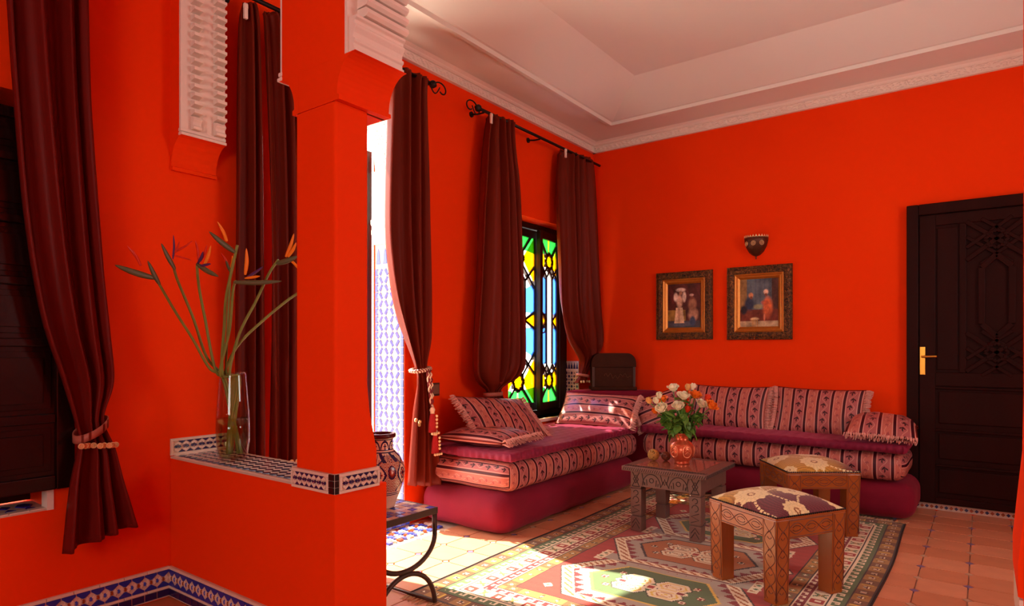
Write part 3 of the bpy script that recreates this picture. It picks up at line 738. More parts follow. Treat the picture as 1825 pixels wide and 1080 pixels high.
#PART2
# ------------------------------------------------------------------ curtains and rods
def curtain(name, label, Lk, Rk, X0, folds, m, bands=(), amp=.04, phase=0., group=None, header=True, bulge=0.):
    root = thing(name, label, 'curtain', (X0, (Lk[0][1]+Rk[0][1])/2, min(Lk[-1][0], Rk[-1][0])), 0, group)
    off = Vector(root.location)
    def pos(u, v):
        a, b = crom(Lk, v), crom(Rk, v); wd = abs(b[1]-a[1])
        am = min(amp, .30*wd/folds*1.6)*(.5 if v < .02 else 1)
        ph = 2*PI*folds*(u+.055*math.sin(7.3*u+phase*2.1+1.2*v)+.03*math.sin(15*u-2*v+phase))+phase+.7*math.sin(4*v+phase+5*u)
        y = a[1]+(b[1]-a[1])*(u+.012*math.sin(ph*2+1)*math.sin(PI*u)); z = a[0]+(b[0]-a[0])*u
        x = X0+am*math.sin(ph)+.3*am*math.sin(2.3*ph+1.7+3*v)+bulge*math.sin(PI*u)*math.sin(PI*min(1, v*1.3))
        if header and v < .035: x += .006*math.sin(2*PI*folds*3*u)
        return Vector((x, y, z))
    b = MB(); b.grid(int(folds*16), 70, lambda u, v: pos(u, v)-off)
    c = b.build('cloth', m, root, smooth=True, solid=.004)
    return root, pos, off
def coins(root, pos, off, v, n, u0=.02, u1=.98, r=.013, push=.03):
    me = MB().lathe([(.0, .003), (r*.35, .003), (r*.4, .0), (r*.75, .0), (r*.8, .004), (r, .003), (r, -.003), (0, -.003)], 14).mesh('coin', M_gold)
    for k in range(n):
        u = u0+(u1-u0)*k/(n-1); p = pos(u, v)-off; p.x += push
        inst(me, 'coin', root, p, (0, PI/2, 0))
def hook(root, p, off):
    b = MB(); b.box(-.008, -.010, -.06, .008, .010, .02).lathe([(0, .02), (.013, .014), (.013, -.006), (0, -.012)], 10)
    b.build('white_hook', M_white, root, loc=Vector(p)-off, bevel=.003)
def tie(root, pos, off, v, width, drop, m, stripes=None):
    """fabric band round the gathered curtain, sagging from right to left"""
    b = MB(); pts = []
    c0, c1 = pos(-.02, v), pos(1.02, v)
    mid = (c0+c1)/2-off; hw = abs(c1.y-c0.y)/2+.012; R = .055
    def fn(s, t):
        a = 2*PI*s; y = mid.y+hw*math.cos(a); x = mid.x+R*math.sin(a)
        return Vector((x, y, mid.z+drop*math.cos(a)-.35*abs(drop)*math.sin(a)+(t-.5)*width))
    b.grid(40, 2, fn, cu=True); o = b.build('tie_band', m, root, smooth=True, solid=.006)
    if stripes:
        for s in (.10, .17, .31, .38):
            MB().grid(2, 2, lambda a, t: fn(s+(a-.5)*.022, t)+Vector((.004, 0, 0))).build('band_stripe', stripes, o, solid=.003)
M_band = mat('rose_brown_band', (168, 92, 74), .55, .15, 40)
C1L = [(2.93, .79), (2.679, .797), (2.552, .806), (2.231, .824), (1.733, .86), (1.336, .916), (1.061, .993), (.847, 1.05), (.776, 1.05), (.616, 1.023), (.347, .999)]
C1R = [(2.97, 1.075), (2.815, 1.079), (2.673, 1.079), (2.203, 1.095), (1.611, 1.138), (1.249, 1.171), (1.053, 1.186), (.897, 1.149), (.758, 1.193), (.605, 1.227), (.407, 1.28)]
r, p, off = curtain('curtain', 'wine-brown satin curtain tied back beside the dark shutter', C1L, C1R, XA+.12, 3.2, M_curt2, amp=.035)
coins(r, p, off, .785, 9, .0, 1.0, .0125, .036); tie(r, p, off, .715, .034, .035, M_band, M_curt)
r, p, off = curtain('curtain', 'brown satin curtain hanging straight behind the glass vase', [(2.982, 1.80), (2.813, 1.775), (2.119, 1.763), (1.257, 1.757), (.597, 1.763), (.36, 1.763)], [(3.014, 1.872), (2.861, 1.895), (2.153, 1.914), (1.26, 1.924), (.572, 1.927), (.34, 1.927)], XA+.10, 2.4, M_curt, amp=.03)
coins(r, p, off, .79, 6, .3, .98, .0125, .03); hook(r, (XA+.13, 1.80, 2.95), off)
r, p, off = curtain('curtain', 'brown satin curtain hanging straight between vase and pillar', [(2.979, 1.908), (2.863, 1.915), (2.153, 1.928), (1.26, 1.941), (.573, 1.941), (.35, 1.941)], [(3.019, 2.03), (2.916, 2.09), (2.19, 2.15), (1.262, 2.165), (.548, 2.17), (.33, 2.17)], XA+.12, 2.8, M_curt, amp=.03, phase=1.)
coins(r, p, off, .79, 6, .02, .98, .0125, .03)
C4L = [(3.03, 2.812), (2.852, 2.797), (2.163, 2.764), (1.807, 2.769), (1.453, 2.836), (1.088, 3.002), (.975, 3.023), (.753, 2.986), (.294, 2.95)]
C4R = [(3.037, 3.129), (2.842, 3.119), (2.238, 3.151), (1.663, 3.168), (1.277, 3.162), (1.066, 3.119), (.893, 3.146), (.618, 3.201), (.239, 3.241)]
r, p, off = curtain('curtain', 'brown satin curtain gathered by a tasselled rope beside the doorway', C4L, C4R, XA+.13, 3.4, M_curt, amp=.042, phase=.5)
coins(r, p, off, .885, 4, .0, .30, .0125, .035)
M_rope = mat('wine_rope', (120, 12, 22), .6, .2, 60); M_ropec = mat('cream_rope', (236, 206, 170), .6, .1, 60)
def twisted(root, path, rad, nm):
    P = [Vector(q) for q in path]; n = len(P)
    for k, m in enumerate((M_rope, M_ropec)):
        pp = []
        for i in range((n-1)*8+1):
            t = i/8; j = min(int(t), n-2); q = P[j].lerp(P[j+1], t-j); a = i*.9+k*PI
            pp.append(q+Vector((rad*math.cos(a)*.6, rad*math.cos(a+.6)*.6, rad*math.sin(a)*.6)))
        MB().tube(pp, rad*.62, 6).build(nm, m, root, smooth=True)
tp = p(.5, .64)-off
tr = bpy.data.objects.new('rope_tie', None); COL.objects.link(tr); tr.parent = r; tr.location = tp
twisted(tr, [(.062*math.sin(a), .068*math.cos(a), .012*math.cos(a)) for a in np.linspace(0, 2*PI, 22)], .011, 'rope_loop')
twisted(tr, [(.07, .02, 0), (.075, .03, -.08), (.075, .035, -.16), (.072, .04, -.25)], .009, 'rope_strand')
twisted(tr, [(.07, .0, 0), (.078, .0, -.08), (.078, .015, -.16), (.075, .03, -.25)], .009, 'rope_strand')
def tassel(root, c, s=1.):
    h = MB().lathe([(0, .022*s), (.013*s, .016*s), (.02*s, 0), (.014*s, -.016*s), (.016*s, -.024*s), (0, -.024*s)], 14); h.build('tassel_knot', M_ropec, root, smooth=True, loc=c)
    k = MB()
    for i in range(18):
        a = 2*PI*i/18; k.tube([(c[0]+.010*s*math.cos(a), c[1]+.010*s*math.sin(a), c[2]-.02*s), (c[0]+.02*s*math.cos(a), c[1]+.022*s*math.sin(a), c[2]-.08*s), (c[0]+.022*s*math.cos(a), c[1]+.026*s*math.sin(a), c[2]-.15*s)], .005*s, 5)
    o = k.build('tassel_skirt', mat('scarlet_thread', (178, 8, 16), .6, .2, 60), root); o['kind'] = 'stuff'
    bm = MB().lathe([(0, .011), (.008, .006), (.0095, 0), (.008, -.006), (0, -.011)], 10).mesh('bead', M_gold)
    for i in range(4): inst(bm, 'bead', root, (c[0]+.03*s, c[1]+.012, c[2]-.04*s-i*.024))
    for i in range(4): inst(bm, 'bead', root, (c[0]+.03*s, c[1]-.03+.02*i, c[2]-.155*s), (PI/2, 0, 0))
tassel(tr, (.08, .032, -.27)); tassel(tr, (.085, .055, -.42), .95)
C5L = [(3.0, 3.803), (2.781, 3.755), (2.343, 3.702), (1.704, 3.655), (1.158, 3.603), (.97, 3.623), (.857, 3.776), (.79, 3.75), (.66, 3.72)]
C5R = [(3.027, 4.092), (2.824, 4.092), (2.43, 4.153), (1.751, 4.208), (1.154, 4.247), (.994, 4.192), (.891, 3.952), (.80, 3.966), (.66, 4.0)]
r, p, off = curtain('curtain', 'brown satin curtain bunched low over the stained glass beside the switch', C5L, C5R, XA+.13, 4.2, M_curt, amp=.045, phase=.2, bulge=.04)
tie(r, p, off, .80, .03, .0, M_band); coins(r, p, off, .9, 6, .1, .9, .012, .04); hook(r, (XA+.16, 3.79, 2.97), off)
C6L = [(3.004, 4.874), (2.658, 4.817), (2.053, 4.808), (1.602, 4.817), (1.302, 4.951), (1.094, 5.204), (.96, 5.215), (.87, 5.13)]
C6R = [(3.046, 5.385), (2.782, 5.418), (2.135, 5.485), (1.645, 5.545), (1.312, 5.60), (1.156, 5.52), (.955, 5.33), (.87, 5.33)]
r, p, off = curtain('curtain', 'brown satin curtain gathered in the corner above the dark chest', C6L, C6R, XA+.105, 4.2, M_curt, amp=.042, phase=1.3, bulge=.03)
tie(r, p, off, .88, .025, -.01, M_band); coins(r, p, off, .97, 5, .1, .9, .012, .04); hook(r, (XA+.16, 4.865, 2.97), off)

def rod(label, y0, y1, z, ends, brk):
    t = thing('curtain_rod', label, 'curtain rod', (XA+.13, (y0+y1)/2, z)); o = Vector(t.location)
    MB().tube([(0, y0-o.y, 0), (0, y1-o.y, 0)], .012, 12).build('rod', M_iron, t, smooth=True)
    for y, s in ends:
        e = MB(); yy = y-o.y
        e.lathe([(0, -.03), (.014, -.026), (.026, -.008), (.028, .004), (.018, .02), (.012, .03), (0, .032)], 14)
        e.v = [(a, yy+s*(c+.03), b_) for a, b_, c in e.v]
        e.build('finial_bulb', M_iron, t, smooth=True)
        sc = [(0, yy+s*.05, 0)]
        for i in range(24):
            a = i/23*PI*1.75; rr = .058*(1-.55*i/23); sc.append((0, yy+s*(.105-rr*math.cos(a)*1.15+.02*i/23), rr*math.sin(a)*.9-.01))
        MB().tube(sc, .0052, 8).build('scroll_finial', M_iron, t, smooth=True)
        sc = [(0, yy+s*.0, .0)]+[(0, yy+s*(.0+.10*i/12), -.055*math.sin(PI*i/12)) for i in range(1, 13)]
        MB().tube(sc, .0045, 8).build('scroll_finial', M_iron, t, smooth=True)
    for y in brk:
        q = MB(); q.tube([(-.128, y-o.y, .0), (-.06, y-o.y, -.012), (0, y-o.y, -.013)], .007, 8).tube([(-.1295, y-o.y, 0), (-.12, y-o.y, 0)], .022, 12)
        q.build('bracket', M_iron, t)
rod('black iron curtain rod with scroll end over the doorway', 1.72, 3.15, 3.015, [(3.15, 1)], (1.76, 3.14))
rod('black iron curtain rod with scroll end over the stained glass', 3.70, 5.55, 3.0, [(3.70, -1)], (3.74, 4.5))

# light switch
sw = thing('light_switch', 'brown wall switch between the doorway and window curtains', 'switch', (XA, 3.338, .855))
MB().box(0, -.042, 0, .010, .042, .093).build('plate', mat('switch_plate', (70, 44, 34), .35, .1, 20), sw, bevel=.004)
MB().box(.010, -.030, .012, .016, .030, .081).build('rocker', mat('switch_rocker', (120, 84, 66), .35, .1, 20), sw, bevel=.004)

# ------------------------------------------------------------------ sofa
def rbox(b, x0, y0, z0, x1, y1, z1, r, n=(8, 8, 4), wob=0, uvmode=True, seed=0):
    """rounded soft block with uv in metres (stripes across the long sides)"""
    c = Vector(((x0+x1)/2, (y0+y1)/2, (z0+z1)/2)); h = Vector(((x1-x0)/2, (y1-y0)/2, (z1-z0)/2))
    def proj(p):
        q = Vector([max(-h[i]+r, min(h[i]-r, p[i])) for i in range(3)]); d = Vector(p)-q
        if d.length > 1e-9: d = d.normalized()*r
        s = q+d
        if wob:
            s += (Vector((s.x/h.x, s.y/h.y, s.z/h.z)))*wob*(math.sin(9*s.x+seed)*math.sin(8*s.y+1.3+seed)+.5*math.sin(21*s.y+17*s.x+seed))
        return c+s
    for ax in range(3):
        a1, a2 = [i for i in range(3) if i != ax]
        for sg in (-1, 1):
            def fn(s, t):
                p = [0, 0, 0]; p[ax] = sg*h[ax]
                p[a1] = edge(s)*h[a1]; p[a2] = edge(t)*h[a2]; return proj(p)
            def edge(s): x = 2*s-1; return math.sin(x*PI/2)*.35+x*.65
            def uvf(s, t):
                q = [c[0], c[1], c[2]]; q[a1] += edge(s)*h[a1]; q[a2] += edge(t)*h[a2]; q[ax] += sg*h[ax]
                return uvmode(ax, q)
            flip = (sg > 0) == (ax == 1)
            k = len(b.f); b.grid(n[a1], n[a2], fn, uvf if callable(uvmode) else None)
            if flip:
                for i in range(k, len(b.f)):
                    b.f[i] = b.f[i][::-1]
                    if b.uv[i]: b.uv[i] = b.uv[i][::-1]
    return b
def ripple(b, zm):                       # tufted, gathered edges of a quilt
    xs = [v[0] for v in b.v]; ys = [v[1] for v in b.v]; x0, x1, y0, y1 = min(xs), max(xs), min(ys), max(ys)
    for i, (x, y, z) in enumerate(b.v):
        e = min(x-x0, x1-x, y-y0, y1-y); k = math.exp(-max(0, e)/.03); g = math.sin(2*PI*(x+y)/.052+2*math.sin(5*x+3*y))
        tuft = .006*(math.sin(2*PI*x/.17)**2*math.sin(2*PI*y/.17)**2)*(1 if z > zm else 0)*(1-k)
        b.v[i] = (x+(.006*g*k if abs(x-x1) < .03 or abs(x-x0) < .03 else 0), y+(.006*g*k if abs(y-y0) < .03 else 0), z+.004*g*k*(1 if z > zm else .3)-tuft)
    return b
ax0, ax1, ay0, ay1 = XA+.02, -2.40, 3.19, 5.06
b = rbox(MB(), ax0, ay0-.05, .003, ax1+.01, ay1, .270, .11, (24, 50, 14), .004)
tag(b.build('divan', M_vel, smooth=True), 'burgundy velvet sofa plinth below the window sofa', 'divan')
b = rbox(MB(), ax0, ay0, .275, ax1+.015, ay1, .465, .075, (24, 70, 12), .003, lambda ax, q: (q[1], q[2]) if ax == 0 else ((q[2]+.03, q[0]) if ax == 1 else (q[1], q[0])))
tag(b.build('sofa_mattress', M_broc, smooth=True), 'long rose striped brocade mattress of the window sofa', 'mattress')
b = ripple(rbox(MB(), ax0, ay0+.02, .470, ax1+.02, ay1-.02, .53, .029, (70, 150, 5), .003, seed=2), .5)
tag(b.build('sofa_quilt', M_quilt, smooth=True), 'thin burgundy quilted topper on the window sofa', 'quilt')
bx0, bx1, by0, by1 = -2.375, -.42, 5.06, YB-.02
b = rbox(MB(), bx0, by0+.03, .003, bx1+.05, by1, .265, .10, (50, 24, 14), .004)
tag(b.build('divan', M_vel, smooth=True), 'burgundy velvet sofa plinth below the picture wall sofa', 'divan')
b = rbox(MB(), bx0, by0, .27, bx1, by1, .47, .08, (70, 24, 12), .003, lambda ax, q: (q[0], q[2]) if ax == 1 else ((q[2]+.03, q[1]) if ax == 0 else (q[0], q[1])))
tag(b.build('sofa_mattress', M_broc, smooth=True), 'long rose striped brocade mattress under the framed pictures', 'mattress')
b = ripple(rbox(MB(), bx0, by0-.035, .475, bx1+.01, by1, .54, .031, (150, 50, 5), .003, seed=4), .505)
tag(b.build('sofa_quilt', M_quilt, smooth=True), 'thin burgundy quilted topper under the framed pictures', 'quilt')
# diagonal corner block
b = MB(); pts = [(XA+.01, 5.10), (-2.42, YB-.01), (XA+.01, YB-.01)]
cb = tag(b.prism(pts, (0, 0, .0), (1, 0, 0), (0, 1, 0), (0, 0, .80)).build('corner_block', M_vel, bevel=.03, seg=4), 'burgundy covered corner block carrying the dark chest', 'corner block')

def cushion(name, label, c, xa, ya, lx, ly, th, stripes_along_x=False, fringe=('l', 'r'), group=None, sag=.0, mat_=None):
    """pillow centred at c; xa, ya unit axes of its face"""
    xa = Vector(xa).normalized(); ya = Vector(ya); ya = (ya-xa*ya.dot(xa)).normalized(); za = xa.cross(ya)
    root = thing(name, label, 'cushion', group=group)
    root.matrix_world = Matrix.Translation(c) @ Matrix((xa, ya, za)).transposed().to_4x4()
    b = MB()
    def fn(sg):
        def f(s, t):
            x, y = 2*s-1, 2*t-1
            e = (1-abs(x)**3.2)*(1-abs(y)**2.6); k = 1-.05*(y*y)*0
            px = x*lx/2*(1-.05*(1-y*y)+.0); py = y*ly/2*(1-.07*(1-x*x))
            z = sg*(th/2*max(0, e)**.55)+sag*(x*x-.4)+.006*math.sin(9*x+3*y)*math.sin(7*y)*max(0, e)
            return Vector((px, py, z))
        return f
    off = random.random()*.1
    uvf = lambda s, t: ((2*s-1)*lx/2*1.06+off, (2*t-1)*ly/2)
    k = len(b.f); b.grid(30, 24, fn(1), uvf); k2 = len(b.f); b.grid(30, 24, fn(-1), uvf)
    for i in range(k2, len(b.f)): b.f[i] = b.f[i][::-1]; b.uv[i] = b.uv[i][::-1]
    b.build('cover', M_brocf if stripes_along_x else M_broc, root, smooth=True)
    pp = []
    for i in range(61):
        a = i/60*4; sd = int(a) % 4; t = 2*(a-int(a))-1
        x, y = ((t, -1), (1, t), (-t, 1), (-1, -t))[sd]
        pp.append(fn(1)((x+1)/2, (y+1)/2))
    MB().tube(pp, .005, 6).build('piping', M_curt2, root, smooth=True)
    for sd in fringe:
        fb = MB(); sx = -1 if sd == 'l' else 1; n = int(ly/.0075)
        for row in range(2):
            for i in range(n):
                y = 2*(i+random.random()*.6)/n-1; p0 = fn(1)((sx+1)/2, (max(-1, min(1, y))+1)/2)
                ln = .042+.012*random.random(); j = .016*(random.random()-.5)
                fb.tube([p0+Vector((0, 0, .006*(row*2-1))), p0+Vector((sx*ln*.45, j*.5, .016*(row*2-1)+.008*random.random())), p0+Vector((sx*ln*.95, j, (row*2-1)*.02*random.random()-.008))], [.0042, .0046, .003], 4, cap=False)
        o = fb.build('fringe', M_fringe, root); o['kind'] = 'stuff'
    return root
QA = .53; QB = .54
cushion('cushion', 'fringed striped cushion lying flat on the open end of the window sofa', (-2.76, 3.44, QA+.060), (1, .03, 0), (0, 1, .02), .56, .44, .115, True, ('r',))
cushion('cushion', 'fringed striped cushion leaning against the wall behind the flat one', (-2.86, 3.73, QA+.155), (.16, .98, -.08), (-.72, .05, .62), .68, .42, .13, False, ('l', 'r'))
cushion('cushion', 'mauve striped cushion propped in front of the corner block', (-2.73, 4.93, QA+.125), (.985, .17, -.02), (-.10, .62, .62), .68, .37, .12, True, ('r',))
cushion('cushion', 'fringed striped cushion tipped on its corner behind the roses', at(1176, 730, 5.62), tuple(RIGHT*.9+Vector((0, 0, .30))+FWD*.0), tuple(RIGHT*-.34+Vector((0, 0, .75))+FWD*.40), .42, .30, .11, True, ('l',))
cushion('cushion', 'upright fringed striped cushion on the roses side of the back sofa', (-1.755, 5.475, QB+.155), (1, 0, 0), (0, .42, .9), .65, .385, .13, False, ('l', 'r'))
cushion('cushion', 'upright fringed striped cushion standing next to the dark door side', (-1.045, 5.475, QB+.155), (1, 0, -.01), (0, .42, .9), .65, .395, .13, False, ('l', 'r'))
cushion('cushion', 'plump fringed cushion lying on the sofa end by the dark door', (-.585, 5.30, QB+.085), (-.06, 1, .06), (-1, 0, .04), .52, .44, .16, True, ('l',), sag=-.05)

# dark domed chest on the corner block
M_chest = mat('chest_wood', (60, 28, 15), .5, .35, 12, .15, 40, .08)
ch = thing('chest', 'dark domed wooden chest with faded gilt script', 'chest', (-2.848, 5.452, .80), YAW)
b = MB(); wx, wy, hz = .205, .082, .22
b.box(-wx, -wy, .03, wx, wy, hz); b.build('body', M_chest, ch, bevel=.006)
MB().box(-wx-.012, -wy-.012, 0, wx+.012, wy+.012, .032).build('plinth', M_chest, ch, bevel=.006)
prof = [(-wx-.006, hz), (wx+.006, hz), (wx+.006, hz+.03)]+[(wx*.62+wx*.41*math.cos(a), hz+.03+.10*math.sin(a)) for a in np.linspace(0, PI/2, 8)]+[(-wx*.62-wx*.41*math.sin(a), hz+.03+.10*math.cos(a)) for a in np.linspace(0, PI/2, 8)]+[(-wx-.006, hz+.03)]
MB().prism(prof, (0, wy+.006, 0), (1, 0, 0), (0, 0, 1), (0, -2*wy-.012, 0)).build('domed_lid', M_chest, ch, bevel=.008)
sp = []
for i in range(90):
    t = i/89; sp.append((-.09+.25*t, -wy-.002, .135+.018*math.sin(t*34)*(1-.4*t)+.012*math.sin(t*11)))
MB().tube(sp, .0022, 5).build('gilt_script', mat('faded_gilt', (96, 56, 28), .5, .2, 30, metal=.5), ch)
for x in (-wx+.012, wx-.012): MB().box(x-.012, -wy-.004, .032, x+.012, -wy, hz).build('corner_strap', mat('strap', (62, 34, 22), .4, .2, 30), ch, bevel=.002)

# ------------------------------------------------------------------ carved coffee table
ct = thing('coffee_table', 'square grey-brown carved wooden coffee table with a glass inlay', 'coffee table', (-1.615, 4.03, 0.008))
TW = .28; lw = .075; ins_ = .045; zt = .425
def engrave(parent, lines, O, U, V, N, r=.0026, m=None, name='carving'):  # thin raised tubes; their dark colour replaces the shade of cut grooves
    b = MB(); O, U, V, N = map(Vector, (O, U, V, N))
    for ln in lines: b.tube([O+U*p[0]+V*p[1]+N*.0004 for p in ln], r, 5)
    return b.build(name, m or M_greyg, parent)
topm = MB(); topm.box(-TW, -TW, zt-.032, TW, TW, zt); tp_ = topm.build('table_top', M_greyw, ct, bevel=.006)
MB().box(-TW+.07, -TW+.07, zt-.004, TW-.07, TW-.07, zt+.002).build('inlay_panel', mat('glossy_inlay', (150, 84, 62), .08, .2, 12, .02, 30, .8), tp_)
rim = []
for k in range(38):
    x = -TW+.012+k*(2*TW-.024)/37; rim.append([(x, .006), (x+.010, .026)])
for O, U_, N_ in (((0, -TW, zt-.032), (1, 0, 0), (0, -1, 0)), ((TW, 0, zt-.032), (0, 1, 0), (1, 0, 0))): engrave(tp_, rim, O, U_, (0, 0, 1), N_, .0022)
rimt = []
for k in range(30):
    x = -TW+.02+k*(2*TW-.04)/29; rimt += [[(x, -TW+.014), (x+.012, -TW+.05)]]
engrave(tp_, rimt, (0, 0, zt), (1, 0, 0), (0, 1, 0), (0, 0, 1), .0022)
lo = TW-ins_
def arc(cx, cy, r, a0, a1, n=10, sy=1): return [(cx+r*math.cos(a0+(a1-a0)*i/n), cy+sy*r*math.sin(a0+(a1-a0)*i/n)) for i in range(n+1)]
za0, za1 = zt-.13, zt-.032
for sx, sy in ((-1, -1), (1, -1), (-1, 1), (1, 1)):
    b = MB(); x0, x1 = sorted((sx*lo, sx*(lo-lw))); y0, y1 = sorted((sy*lo, sy*(lo-lw)))
    for z0, z1, e in ((0, .095, .0), (.095, .105, .006), (.105, .275, 0), (.275, .285, .006), (.285, zt-.032, 0)): b.box(x0+e, y0+e, z0, x1-e, y1-e, z1)
    lg = b.build('leg', M_greyw, ct, bevel=.003)
    if sy < 0:
        cxl_ = (x0+x1)/2; w2_ = lw/2-.012; ln = []
        for z0, z1 in ((.292, .385),):
            ln += [[(cxl_-w2_, z0), (cxl_+w2_, z1)], [(cxl_+w2_, z0), (cxl_-w2_, z1)], [(cxl_-w2_, z0), (cxl_+w2_, z0)], [(cxl_, z0+.02), (cxl_+.018, (z0+z1)/2), (cxl_, z1-.02), (cxl_-.018, (z0+z1)/2), (cxl_, z0+.02)]]
        ln += [[(cxl_-w2_, .115), (cxl_+w2_, .135), (cxl_-w2_, .155), (cxl_+w2_, .175)], arc(cxl_, .205, .02, PI, -.5*PI), arc(cxl_, .25, .016, -.5*PI, PI), [(cxl_-w2_, .02), (cxl_, .06), (cxl_+w2_, .02)], [(cxl_-w2_, .05), (cxl_, .085), (cxl_+w2_, .05)]]
        engrave(lg, ln, (0, y0, 0), (1, 0, 0), (0, 0, 1), (0, -1, 0))
for sy in (-1, 1):
    y = sy*(lo-.012); a = MB().box(-lo+lw, y-.011, za0, lo-lw, y+.011, za1).build('apron', M_greyw, ct)
    if sy < 0:
        ln = []
        for cx_ in (-.09, .09):
            ln += [arc(cx_, za0+.008, .062, 0, PI, 16, 1.25), arc(cx_, za0+.045, .014, 0, 2*PI, 14), [(cx_-.030, za0+.012), (cx_-.034, za0+.05)], [(cx_+.030, za0+.012), (cx_+.034, za0+.05)], [(cx_-.044, za0+.012), (cx_-.046, za0+.03)], [(cx_+.044, za0+.012), (cx_+.046, za0+.03)]]
        ln += [[(-.028, za1-.012), (-.012, za0+.03), (0, za0+.065), (.012, za0+.03), (.028, za1-.012)], [(-.026, za0+.012), (-.008, za0+.05), (.0, za0+.025), (.008, za0+.05), (.026, za0+.012)], [(-.155, za1-.012), (-.14, za0+.012)], [(.155, za1-.012), (.14, za0+.012)]]
        engrave(a, ln, (0, y-.011, 0), (1, 0, 0), (0, 0, 1), (0, -1, 0))
    x = sy*(lo-.012); MB().box(x-.011, -lo+lw, za0, x+.011, lo-lw, za1).build('apron', M_greyw, ct)
# copper pot and roses
ZTB = .008+.427
PC = Vector((-1.60, 4.045, ZTB))
pot = thing('copper_vase', 'round embossed copper vase holding roses on the carved table', 'vase', PC)
pr_ = [(0, 0), (.048, 0), (.05, .008), (.046, .016), (.052, .024), (.072, .05), (.081, .085), (.078, .112), (.062, .14), (.044, .155), (.042, .175), (.050, .196), (.054, .204), (.046, .204), (.038, .18), (.036, .16), (0, .158)]
MB().lathe(pr_, 36).build('body', M_copper, pot, smooth=True)
em = MB()
for an in (-1.9, -.75, .4, 1.6, 2.8):
    for a, b_ in ((.0, 1.), ):
        pts = []
        for i in range(25):
            t = 2*PI*i/24; zz = .087+.038*math.sin(t)*abs(math.sin(t))**.3; th = an+.42*math.cos(t)*(1-.2*math.cos(2*t)); rr = np.interp(zz, [.024, .05, .085, .112, .14], [.052, .072, .081, .078, .062])+.0015
            pts.append((rr*math.cos(th), rr*math.sin(th), zz))
        em.tube(pts, .003, 6)
    for dz in (-.012, .006, .02): em.tube([(.0815*math.cos(an+d), .0815*math.sin(an+d), .086+dz+.01*math.cos(d*9)) for d in np.linspace(-.2, .2, 8)], .0022, 5)
em.build('embossed_medallions', mat('bright_copper', (240, 160, 116), .3, .1, 20, metal=.5), pot)
def rose_mesh(kind):
    """cupped overlapping petals round a tight heart"""
    b = MB(); R, H = (.036, .050) if kind == 'open' else (.020, .044)
    layers = ((3, .26, .92, .0), (4, .46, 1.0, .02), (5, .68, .98, .10), (6, .92, .84, .34)) if kind == 'open' else ((3, .45, 1.0, 0), (4, .72, .96, .03), (4, .98, .82, .10))
    for ri, (n, rf, hf, curl) in enumerate(layers):
        for k in range(n):
            an = 2*PI*(k+.5*(ri % 2))/n+ri*.5; half = PI/n*1.45
            def fn(s, t):
                x = 2*s-1; edge_ = 1-.22*abs(x)**2.2*t
                rad = R*rf*(math.sin(PI*.60*min(1, t*.95+.08))**.62)+R*curl*t**4*(1.1-.3*x*x)+.0012*ri*math.cos(k*2.1)
                z = H*hf*t*edge_-R*curl*.55*t**5
                aa = an+x*half*(.55+.45*math.sin(PI*min(1, .25+t*.6)))
                return Vector((rad*math.cos(aa), rad*math.sin(aa), z))
            b.grid(7, 7, fn)
    b.lathe([(0, -.004), (.008, -.002), (.012, .006), (.007, .014)], 10)
    return b
RO = {}
for kd in ('open', 'bud'):
    for nm, mm in (('w', M_white_rose), ('o', M_or_rose), ('r', M_red_rose), ('p', M_peach)): RO[kd+nm] = rose_mesh(kd).mesh('bloom', mm, True)
lf = MB(); 
def lfn(s, t):
    x = 2*s-1; ww = .026*math.sin(PI*min(1, t**.8))**.8; return Vector((x*ww, t*.085, .008*x*x-.02*t*t))
lf.grid(4, 8, lfn); LEAFM = lf.mesh('leaf', M_leaf, True)
roses = [(1200, 692, 'w', 'open'), (1176, 704, 'w', 'bud'), (1171, 713, 'w', 'bud'), (1181, 727, 'w', 'open'), (1217, 706, 'w', 'open'), (1209, 724, 'w', 'open'), (1248, 720, 'w', 'open'), (1234, 689, 'w', 'bud'),
         (1182, 713, 'o', 'open'), (1238, 704, 'o', 'open'), (1265, 722, 'o', 'open'), (1170, 731, 'o', 'bud'), (1224, 729, 'r', 'bud'), (1225, 690, 'p', 'bud'), (1258, 708, 'r', 'bud'), (1159, 713, 'p', 'bud')]
rose_labels = ['cream open rose standing highest in the copper vase', 'cream half-opened rose above the peach bud', 'cream half-opened rose touching the peach bud', 'cream open rose hanging low beside the low orange bud', 'cream open rose beneath the two topmost buds', 'cream open rose beside the small coral red bud', 'cream open rose beside the widest orange rose', 'cream half-opened rose paired with a peach bud at the top',
         'orange open rose between the cream buds and low cream rose', 'orange open rose behind the largest cream roses', 'widest orange open rose next to the striped back cushion', 'orange rose bud drooping lowest over the corner cushion', 'coral red rose bud in the heart of the bouquet', 'peach rose bud beside the topmost cream bud', 'coral red rose bud peeping above the widest orange rose', 'peach rose bud leaning out toward the mauve cushion']
rlab = {'wopen': 'cream open rose', 'wbud': 'cream half-opened rose', 'oopen': 'orange open rose', 'obud': 'orange rose bud', 'rbud': 'coral red rose bud', 'pbud': 'peach rose bud'}
cnt = {}
